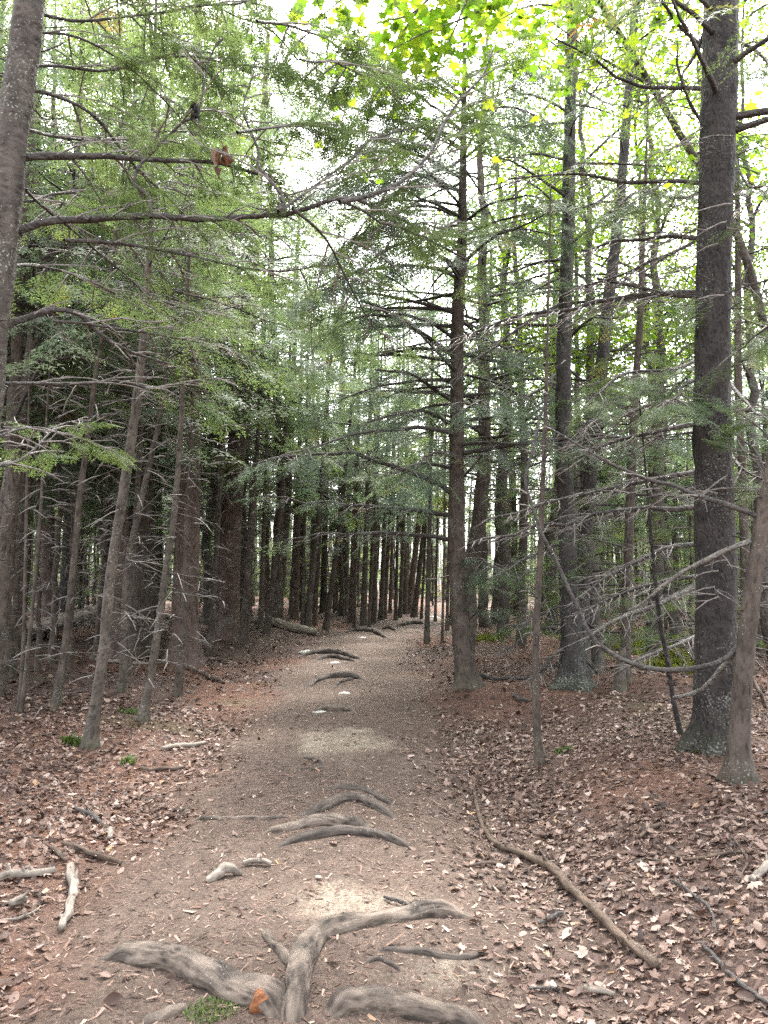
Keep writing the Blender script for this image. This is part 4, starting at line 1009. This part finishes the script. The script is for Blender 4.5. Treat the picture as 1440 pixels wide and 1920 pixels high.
# far wood that reads as one mass
b = MB(); c = MB(); S_ = []
for i in range(340):
    y = U(46, 78); x = U(-.62 * y, .62 * y + 6)
    H = U(10, 16); r = U(.06, .17); z = float(terrain(x, y))
    P = np.array([(x, y, z - .2), (x + U(-.2, .2), y, z + H * .4), (x + U(-.5, .5), y, z + H)])
    tube(b, P, (r * 1.1, r * .8, .02), 6)
    for j in range(6):
        zz = U(.08, 1.) ** .8 * H; a = U(0, 6.28); L = 2.8 * (1.1 - zz / H)
        S_.append((x, y, z + zz, math.cos(a), math.sin(a), -.1, max(.8, L), U(-.5, .5)))
for i in range(420):
    y = U(48, 76); x = U(-.62 * y, .62 * y + 6); z = float(terrain(x, y)); r = U(.04, .09)
    tube(b, np.array([(x, y, z - .2), (x + U(-.6, .6), y, z + U(6, 10))]), (r, r * .5), 5)
for i in range(900):
    y = U(44, 58); x = U(-.6 * y, .6 * y + 6); a = U(0, 6.28)
    if abs(x - float(path_x(y))) > 2.5: S_.append((x, y, float(terrain(x, y)) + 3 * rnd.random() ** 1.3, math.cos(a), math.sin(a), U(-.2, .5), U(.8, 1.5), U(-.5, .5)))
fw = thing("far_wood", (0, 60, 0), "distant crowded wood closing the view behind the trees", "wood"); fw["kind"] = "stuff"
put_sprays(c, S_, 3, .5)
tag(b.build("trunks", M['bark_brown'], fw, True, origin=(0, 60, 0)), kind="stuff"); tag(c.build("crowns", M['needle'], fw, origin=(0, 60, 0)), kind="stuff")
# ------------------------------------------------------------------ roots, logs, sticks, stones
def on_ground(pts, n, lift, slim=1.0):
    """a smooth line over the ground under pixels; pts (px, py, width px)"""
    G = []
    for (px, py, w) in pts:
        w = w * slim
        g = gp(px, py); dist = math.hypot(g[1], CAMZ - g[2])
        G.append((*g, w * dist / F / 2))
    S = spline(np.array(G), n)
    S[:, 3] = np.maximum(S[:, 3], .002)
    S[:, 2] = terrain(S[:, 0], S[:, 1]) + S[:, 3] * lift
    return S
def crooked(P, R, amp=.25):
    n = len(P); w = np.stack([vnoise(np.linspace(0, min(n * .22, 7), n), np.full(n, rnd.random() * 99), 60 + c) - .5 for c in range(3)], -1)
    return P + w * amp * R[:, None] * 2
def root(label, pts, mat='root_dark', lift=.35, n=None, ends=(True, True), k=12):
    n = n or max(36, int(14 * len(pts)))
    S = on_ground(pts, n, lift - .34, .82)
    u = np.linspace(0, 1, n)
    if ends[0]: S[:, 2] -= (S[:, 3] * 1.6 + .006) * np.clip(1 - u / .14, 0, 1)
    if ends[1]: S[:, 2] -= (S[:, 3] * 1.6 + .006) * np.clip(1 - (1 - u) / .14, 0, 1)
    g = S[n // 2, :3].copy(); g[2] = terrain(g[0], g[1])
    mb = MB(); P = crooked(S[:, :3], S[:, 3], .18)
    a = (np.r_[0, np.cumsum(np.linalg.norm(np.diff(P, axis=0), axis=1))] / .22)[:, None] + len(label); th = np.arange(k)[None] / k
    prof = 1 + .4 * (vnoise(np.minimum(th, 1 - th) * 8 + 0 * a, a, 71) - .5) + .3 * (vnoise(np.minimum(th, 1 - th) * 24 + 0 * a, a * .8, 72) - .5)
    tube(mb, P - g, S[:, 3], k, prof=prof)
    o = mb.build("tree_root", M[mat], None, True); o.location = g.tolist()
    return tag(o, label, "root"), S, g
# the forked root at the front: one thing, three arms
o, S, g = root("big weathered forked root with a torn orange scar, crossing the path", [(165, 1800, 22), (240, 1797, 44), (330, 1812, 58), (400, 1838, 60), (470, 1866, 62), (530, 1896, 58), (556, 1908, 46)], 'root', .5, 90, (True, True), 20)
o.name = "forked_root"
def arm(pts, n, ends=(False, True), lift=.42):
    S = on_ground(pts, n, lift - .34, .82); u = np.linspace(0, 1, n)
    if pts[0][1] > 1900: S[:, 2] -= .16 * np.clip(1 - u / .08, 0, 1)
    if ends[1]: S[:, 2] -= (S[:, 3] * 1.8 + .01) * np.clip(1 - (1 - u) / .16, 0, 1)
    mb = MB(); a = (np.r_[0, np.cumsum(np.linalg.norm(np.diff(S[:, :3], axis=0), axis=1))] / .22)[:, None]; th = np.arange(16)[None] / 16
    prof = 1 + .4 * (vnoise(np.minimum(th, 1 - th) * 8 + 0 * a, a, 73) - .5) + .3 * (vnoise(np.minimum(th, 1 - th) * 24 + 0 * a, a * .8, 72) - .5)
    tube(mb, crooked(S[:, :3], S[:, 3], .2) - g, S[:, 3], 16, prof=prof); mb.build("root_arm", M['root'], o, True)
arm([(552, 1935, 66), (552, 1880, 60), (562, 1815, 52), (580, 1775, 52), (615, 1748, 50), (680, 1733, 48), (760, 1722, 42), (860, 1716, 36), (925, 1716, 18)], 80, lift=.5)
arm([(548, 1812, 26), (525, 1785, 26), (505, 1760, 24), (493, 1740, 18)], 16, lift=.3)
# torn patch
p = gp(494, 1888); mb = MB()
r_ = np.random.default_rng(3)
c0 = at(492, 1886, p[1] - .02); ring = [c0 + np.array([math.cos(a) * .036 * (.7 + .6 * r_.random()), -.012 - .01 * r_.random(), math.sin(a) * .042 * (.7 + .6 * r_.random())]) for a in np.linspace(0, 6.28, 15)[:-1]]
ring2 = [c0 + (q - c0) * 1.15 + np.array([0, .06, 0]) for q in ring]
vv = np.array([c0 + np.array([0, -.012, .0])] + ring + ring2); nn = len(ring)
ff = [(0, 1 + i, 1 + (i + 1) % nn) for i in range(nn)] + [(1 + i, 1 + nn + i, 1 + nn + (i + 1) % nn) for i in range(nn)] + [(1 + i, 1 + nn + (i + 1) % nn, 1 + (i + 1) % nn) for i in range(nn)]
mb.add(vv - g, ff); mb.build("torn_scar", M['wound'], o)["label"] = "torn orange wood where the root was stripped"
ROOTS = [
 ("thick pale root lying right of the forked root", [(600, 1905, 40), (650, 1888, 56), (720, 1890, 62), (800, 1900, 62), (870, 1915, 54), (930, 1940, 30)], 'root', .35),
 ("short dark root end left below the forked root", [(268, 1918, 24), (310, 1902, 30), (352, 1890, 26)], 'root', .2),
 ("thin wavy dark root on pale soil beyond the forked root", [(690, 1782, 8), (745, 1784, 12), (790, 1788, 16), (830, 1797, 15), (880, 1796, 14), (925, 1786, 6)], 'root_dark', .5),
 ("small curled root just short of the thin wavy one", [(680, 1812, 8), (705, 1800, 11), (735, 1812, 10), (752, 1826, 6)], 'root_dark', .5),
 ("arched dark root, farthest of the close cluster crossing the path", [(608, 1482, 12), (640, 1478, 18), (680, 1482, 18), (715, 1497, 16), (745, 1515, 10)], 'root_dark', .5),
 ("humped root, second of the close cluster crossing the path", [(552, 1532, 14), (600, 1519, 20), (650, 1500, 26), (690, 1506, 24), (720, 1524, 20), (752, 1540, 10)], 'root_dark', .6),
 ("long thin root running left out of the close cluster", [(350, 1540, 6), (430, 1536, 10), (500, 1536, 10), (556, 1532, 9)], 'root', .4),
 ("broad grey root, third of the close cluster crossing the path", [(478, 1565, 12), (540, 1556, 22), (600, 1545, 32), (650, 1546, 32), (700, 1558, 20)], 'root', .5),
 ("long smooth dark root, nearest of the close cluster crossing the path", [(508, 1590, 10), (560, 1576, 20), (620, 1566, 24), (680, 1563, 24), (730, 1574, 18), (790, 1594, 9)], 'root_dark', .6),
 ("small pale root hump short of the three-strand root", [(585, 1336, 7), (615, 1332, 12), (650, 1333, 10), (668, 1336, 5)], 'root', .6),
 ("low root before the pale sandy hump, broken at one end", [(565, 1420, 5), (585, 1424, 8), (610, 1434, 6)], 'root_dark', .5),
 ("thin straight root just short of the close root cluster's hump", [(553, 1443, 4), (590, 1441, 7), (612, 1438, 5)], 'root_dark', .5),
 ("forking dark root halfway along the path", [(570, 1290, 5), (600, 1276, 9), (635, 1270, 13), (665, 1272, 11), (688, 1276, 5)], 'root_dark', .6),
 ("slim root branching from the halfway forking root", [(624, 1292, 4), (640, 1280, 6), (665, 1274, 6)], 'root_dark', .6),
 ("flat root among pale stones farther up the path", [(556, 1232, 5), (590, 1226, 9), (625, 1226, 11), (660, 1233, 9), (680, 1237, 4)], 'root_dark', .6),
 ("lower strand of the flat root among pale stones", [(588, 1238, 5), (620, 1233, 9), (650, 1238, 8), (672, 1242, 4)], 'root_dark', .6),
 ("arched root across the path before its bend", [(638, 1187, 5), (670, 1184, 9), (700, 1185, 10), (728, 1197, 5)], 'root_dark', .7),
 ("root next to the pale stone at the bend of the path", [(710, 1180, 4), (730, 1178, 7), (745, 1183, 4)], 'root_dark', .7),
 ("far root ledge at the bend of the path", [(742, 1175, 5), (775, 1170, 9), (800, 1170, 6)], 'root_dark', .7),
 ("small root poking out of the needle mound on the right bank", [(1178, 1622, 5), (1210, 1614, 8), (1250, 1617, 8), (1280, 1619, 5)], 'root_dark', .5)]
for lab, pts, m, lf in ROOTS:
    if pts[0][1] < 1345: pts = [(a, b, w * 1.3) for a, b, w in pts]; lf += .2
    root(lab, pts, m, lf)

def stick(label, pts, mat='stick', name="fallen_stick", lift=.9, cat="stick", k=8, stubs=0, n=None, amp=.3):
    n = n or max(14, 6 * len(pts))
    S = on_ground(pts, n, lift, .8 if cat != 'log' else 1.0)
    S[:, 2] = np.maximum(S[:, 2], spline(S[[0, n // 3, 2 * n // 3, -1], 2:3].repeat(3, 1), n)[:, 0] - .01)
    S[:, 2] += .010
    g = S[n // 2, :3].copy(); g[2] = terrain(g[0], g[1])
    mb = MB(); P = crooked(S[:, :3], S[:, 3], amp)
    mb.add(P[:1] - g, np.zeros((0, 3)))
    tube(mb, P - g, S[:, 3], k, wob=.22); tube(mb, (P - g)[[1, 0]], S[[1, 0], 3], k)
    for i in range(stubs):
        j = rnd.randrange(2, n - 2); e = unit(rng.normal(0, 1, 3) + np.array([0, 0, .8]))
        tube(mb, np.array([P[j], P[j] + e * S[j, 3] * 1.5, P[j] + e * (S[j, 3] + U(.01, .05))]) - g, (S[j, 3] * .5, S[j, 3] * .4, .002), 5)
    o = mb.build(name, M[mat], None, True); o.location = g.tolist()
    return tag(o, label, cat), S, g
o, S, g = stick("long brown fallen branch with peeling pale patches, lying beside the path's right edge", [(888, 1478, 7), (893, 1510, 8), (900, 1540, 9), (915, 1572, 10), (945, 1598, 12), (985, 1614, 15), (1030, 1634, 19), (1075, 1682, 17), (1130, 1734, 18), (1185, 1786, 20), (1228, 1826, 21)], 'stick', "fallen_branch", cat="branch", stubs=12, n=70, amp=.12, k=12)
for f0 in ([(1000, 1618), (1000, 1600), (998, 1585)], [(1035, 1632), (1025, 1612), (1012, 1592)]):
    mb = MB(); G = np.array([gp(*f0[0]) + [0, 0, .02], at(*f0[1], gp(*f0[0])[1]), at(*f0[2], gp(*f0[0])[1])])
    tube(mb, spline(G, 6) - g, np.linspace(.006, .003, 6), 5); mb.build("side_twig", M['stick_pale'], o, True)
for a in [
 ("pale stripped stick lying end-on to the path, snapped in two bends", [(130, 1637, 17), (136, 1668, 20), (137, 1690, 18), (127, 1722, 18), (116, 1752, 14)], 'stick_pale'),
 ("straight pale stick cut off by the leaf bank beside the snapped stick", [(-10, 1658, 18), (40, 1650, 17), (104, 1640, 13)], 'stick_pale'),
 ("grey-brown bent stick lying from the leaf bank to the path", [(118, 1587, 9), (150, 1600, 12), (185, 1614, 12), (226, 1624, 9)], 'stick'),
 ("dark crooked stick on the leaf bank, by the grey-brown bent stick", [(88, 1594, 8), (108, 1606, 11), (124, 1620, 8)], 'stick'),
 ("dark twig among pale leaves on the left bank", [(140, 1520, 6), (165, 1532, 10), (192, 1552, 6)], 'limb'),
 ("stubby pale stick lying flat in the middle of the path", [(455, 1624, 9), (480, 1624, 12), (508, 1625, 10)], 'stick_pale'),
 ("tiny upright-lying pale stick on the leaf bank", [(206, 1562, 10), (207, 1570, 12), (206, 1578, 9)], 'stick_pale'),
 ("short fat pale stick by the left end of the leaf bank", [(20, 1704, 14), (35, 1699, 17), (48, 1695, 12)], 'stick_pale'),
 ("thin curved whitish twig by the short fat stick", [(4, 1731, 4), (35, 1728, 6), (62, 1716, 5), (76, 1704, 3)], 'stick_pale'),
 ("straight tan stick lying on litter left of the orange needle patch", [(262, 1444, 6), (300, 1447, 9), (345, 1444, 7)], 'stick'),
 ("pale rotten stick lying past the tan stick on the left bank", [(305, 1407, 8), (340, 1404, 11), (385, 1398, 8)], 'stick_pale'),
 ("fallen stick leaning out of the left stand toward the path", [(350, 1255, 8), (380, 1266, 9), (420, 1283, 7)], 'stick'),
 ("pale stick at the foot of the thick reddish trunk", [(170, 1237, 7), (205, 1243, 9), (250, 1247, 8), (280, 1247, 6)], 'stick_pale'),
 ("grey stick in the leaves near the tan knotty stem's foot", [(50, 1300, 6), (68, 1290, 8), (84, 1278, 6)], 'stick'),
 ("short dark hooked twig on the needle mound's edge", [(960, 1305, 5), (972, 1316, 9), (992, 1318, 7)], 'limb'),
 ("dark curved twig on the path near the long fallen branch", [(1010, 1740, 7), (1035, 1730, 9), (1056, 1718, 6)], 'limb'),
 ("thin pale twig lying across the path edge short of the long fallen branch", [(880, 1630, 5), (920, 1624, 8), (955, 1617, 5)], 'stick'),
 ("cracked pale stick cut by the right bank beyond the leaf drift", [(1410, 1660, 14), (1428, 1646, 17), (1448, 1630, 17)], 'stick_pale'),
 ("thin forked grey twig on the bare needle mound", [(1375, 1578, 5), (1390, 1600, 7), (1402, 1622, 6), (1384, 1660, 4)], 'stick'),
 ("long slim stick lying along the bare needle mound", [(1250, 1612, 6), (1300, 1618, 7), (1360, 1606, 6), (1410, 1601, 4)], 'stick'),
 ("slender dark twig crossing the leaf drift below the needle mound", [(1258, 1656, 5), (1290, 1678, 7), (1330, 1710, 6), (1344, 1758, 4)], 'limb'),
 ("crooked dark stick trailing through the pale leaves", [(1318, 1780, 7), (1345, 1810, 9), (1380, 1846, 10), (1420, 1880, 9), (1445, 1893, 8)], 'limb'),
 ("small branched twig beside a dark leaf clump on the right bank", [(1200, 1578, 8), (1218, 1560, 9), (1242, 1549, 6)], 'stick'),
 ("flat pale splinter of wood near the long branch's thick end", [(1095, 1862, 9), (1120, 1866, 12), (1152, 1873, 6)], 'stick_pale'),
 ("dark thin twig on the path, left of the long fallen branch's thick end", [(990, 1860, 4), (1020, 1861, 7), (1050, 1863, 5)], 'limb'),
 ("dark short stick at the front of the sandy patch", [(720, 1688, 6), (745, 1697, 9), (775, 1705, 6)], 'limb')]:
    stick(*a, stubs=3)
o, S, g = stick("flaky white-edged bark chip lying on the path", [(384, 1656, 12), (405, 1648, 22), (430, 1643, 22), (452, 1640, 10)], 'stick_pale', "bark_chip", cat="bark", amp=.8, k=7, lift=.5)

LOGS = [
 ("dark mossy log lying under the long propped-up log", [(-30, 1208, 22), (30, 1203, 26), (80, 1196, 16)], .7, 'log'),
 ("thin grey fallen pole behind the long propped-up log", [(70, 1172, 8), (130, 1152, 8), (200, 1130, 7)], 2.6, 'stick_pale'),
 ("broken pale log lying beside the path's left edge", [(452, 1164, 16), (490, 1170, 17), (530, 1178, 16), (562, 1187, 15), (592, 1192, 13)], .8, 'log'),
 ("distant fallen trunk lying between the far stems", [(585, 1142, 8), (640, 1138, 9), (700, 1136, 8)], .9, 'log')]
for lab, pts, lf, m in LOGS:
    o, S, g = stick(lab, pts, m, "fallen_log", lf, "log", 14, 5, 34, .25)
    # ragged broken end
    e = unit(S[-1, :3] - S[-2, :3]); mb = MB()
    for q in range(7):
        a = q / 7 * 6.28; c = S[-1, :3] + np.array([0, math.cos(a), math.sin(a)]) * S[-1, 3] * .6
        tube(mb, np.array([c - e * .05, c + e * .03, c + e * U(.04, .12)]) - g, (.03, .02, .004), 4)
    mb.build("broken_end", M['stick_pale'], o)

lp = spline(np.array([at(-60, 1204, 17.3), at(60, 1178, 17.3), at(130, 1159, 17.3), at(200, 1141, 17.4), at(290, 1118, 17.5)]), 40)
g = lp[8].copy(); g[2] = terrain(g[0], g[1]); mb = MB(); tube(mb, lp - g, np.linspace(.19, .12, 40), 14, wob=.14)
for i in range(9):
    c = lp[rnd.randrange(4, 38)]; e = unit(rng.normal(0, 1, 3)); tube(mb, np.array([c, c + e * .2, c + e * U(.25, .5)]) - g, (.03, .02, .012), 5)
o = mb.build("fallen_log", M['log'], None, True); o.location = g.tolist(); tag(o, "long fallen log lying propped up across the left stand", "log")
def stone(label, px, py, w, flat=.4, seed=0):
    r = np.random.default_rng(seed); p = gp(px, py); s = w * math.hypot(p[1], CAMZ) / F / 2
    th = np.linspace(0, math.pi / 2, 6); k = 12; v = []
    for i, t in enumerate(th[:-1]):
        for j in range(k):
            a = j / k * 6.283
            rr = (1 + .35 * (vnoise(math.cos(a) * 1.3 + seed * 5, math.sin(a) * 1.3 + i * .3, 80) - .5) + .1 * (r.random() - .5))
            v.append((math.cos(a) * math.cos(t) * s * rr, math.sin(a) * math.cos(t) * s * .8 * rr, math.sin(t) ** .8 * s * flat * (1 + .3 * (r.random() - .5)) - .012))
    v.append((0, 0, s * flat)); f = []
    for i in range(4):
        for j in range(k):
            a, b_, c, d = i * k + j, i * k + (j + 1) % k, (i + 1) * k + (j + 1) % k, (i + 1) * k + j
            f += [(a, b_, c), (a, c, d)]
    f += [(4 * k + j, 4 * k + (j + 1) % k, 5 * k) for j in range(k)]
    mb = MB(); mb.add(np.array(v), f); o = mb.build("stone", M['stone'], None, True); o.location = p.tolist(); o.rotation_euler = (0, 0, U(-.3, .3))
    tag(o, label, "stone")
for i, a in enumerate([("flat pale stone by the forking root halfway along the path", 645, 1300, 24), ("rounded pale stone at the tip of the small root hump", 600, 1335, 30), ("long flat whitish stone beside the flat root up the path", 577, 1224, 36), ("small pale stone next to the flat root up the path", 628, 1243, 22), ("small stone before the arched root at the bend", 680, 1196, 16), ("pale stone slab where the path bends away", 812, 1158, 22), ("half-buried round stone on the path's right side", 978, 1768, 18)]):
    stone(*a, .32 if i != 6 else .25, i)

# ------------------------------------------------------------------ moss, tufts, low plants, things caught in the boughs
def tuft(name, label, cat, px, py, rad, n, hgt, mat, group=None):
    p = gp(px, py); mb = MB()
    for i in range(n):
        a = U(0, 6.28); r = rad * math.sqrt(rnd.random()); x, y = p[0] + r * math.cos(a), p[1] + r * math.sin(a) * .8
        z = terrain(x, y); l = hgt * U(.5, 1.2); b_ = U(0, 6.28); w = l * .09 + .001
        q = np.array([x, y, z]); e = np.array([math.cos(b_) * .5, math.sin(b_) * .5, 1]) * l; s = np.array([-math.sin(b_), math.cos(b_), 0]) * w
        mb.add(np.array([q - s, q + s, q + e * .6 - s * .8, q + e * .6 + s * .8, q + e * .9 + np.array([math.cos(b_), math.sin(b_), -.3]) * l * .25]) - p, [(0, 1, 3), (0, 3, 2), (2, 3, 4)], rnd.random())
    o = mb.build(name, M[mat]); o.location = p.tolist(); tag(o, label, cat, group)
tuft("moss_cushion", "bright green moss cushion near the pale brown stem's dark foot", "moss", 244, 1335, .13, 500, .03, 'moss')
tuft("grass_tuft", "green grass tuft at the foot of the tan knotty young trunk", "grass", 138, 1396, .09, 160, .09, 'moss')
tuft("grass_tuft", "small faint grass tuft on the leaf bank past the tan knotty trunk", "grass", 240, 1432, .06, 60, .07, 'moss')
tuft("moss_cushion", "small moss cushion on the litter by the lone bare sapling", "moss", 1058, 1408, .09, 260, .03, 'moss')
tuft("moss_cushion", "moss around the foot of the thick dark spruce", "moss", 1318, 1408, .16, 420, .035, 'moss')
tuft("moss_cushion", "moss under the torn scar of the forked root", "moss", 395, 1900, .10, 420, .018, 'moss')
for i, (px, py) in enumerate([(1265, 1235), (1230, 1225), (1300, 1240), (1195, 1215), (1330, 1262), (905, 1200), (1240, 1250), (1400, 1215)]):
    tuft("woodland_plant", "low yellow-green plants lit by the clearing behind the thick dark spruce" if i != 5 else "low yellow-green plant behind the path-edge hemlock", "plant", px, py, .5, 260, .16, 'fern', None if i == 5 else "yellow-green plants behind the spruce")
def crumple(name, label, px, py, Y, size, n, mat):
    p = at(px, py, Y); mb = MB()
    for i in range(n):
        pv, pf = LEAVES[i % len(LEAVES)]
        R = np.array(Matrix.Rotation(U(0, 6.3), 3, 'Z') @ Matrix.Rotation(U(1.0, 2.0), 3, 'X') @ Matrix.Rotation(U(0, 6.3), 3, 'Z'))
        v = pv.copy(); v[:, 2] *= 2.2
        mb.add(v @ R.T * size * U(.7, 1.1) + rng.normal(0, size * .22, 3), pf, U(.1, .9))
    tube(mb, np.array([[0, 0, size * .2], [.01, 0, size * .6], [0, 0, size * .9]]), (.004, .003, .003), 4, .2)
    o = mb.build(name, M[mat]); o.location = p.tolist(); tag(o, label, "leaf clump")
crumple("dry_leaf_clump", "crumpled russet dry leaf clump hanging at the bough's end over the path", 415, 296, 4.45, .12, 7, 'dry')
crumple("dry_leaf_clump", "small black withered leaf clump caught on an upright twig", 372, 212, 4.35, .075, 6, 'black')
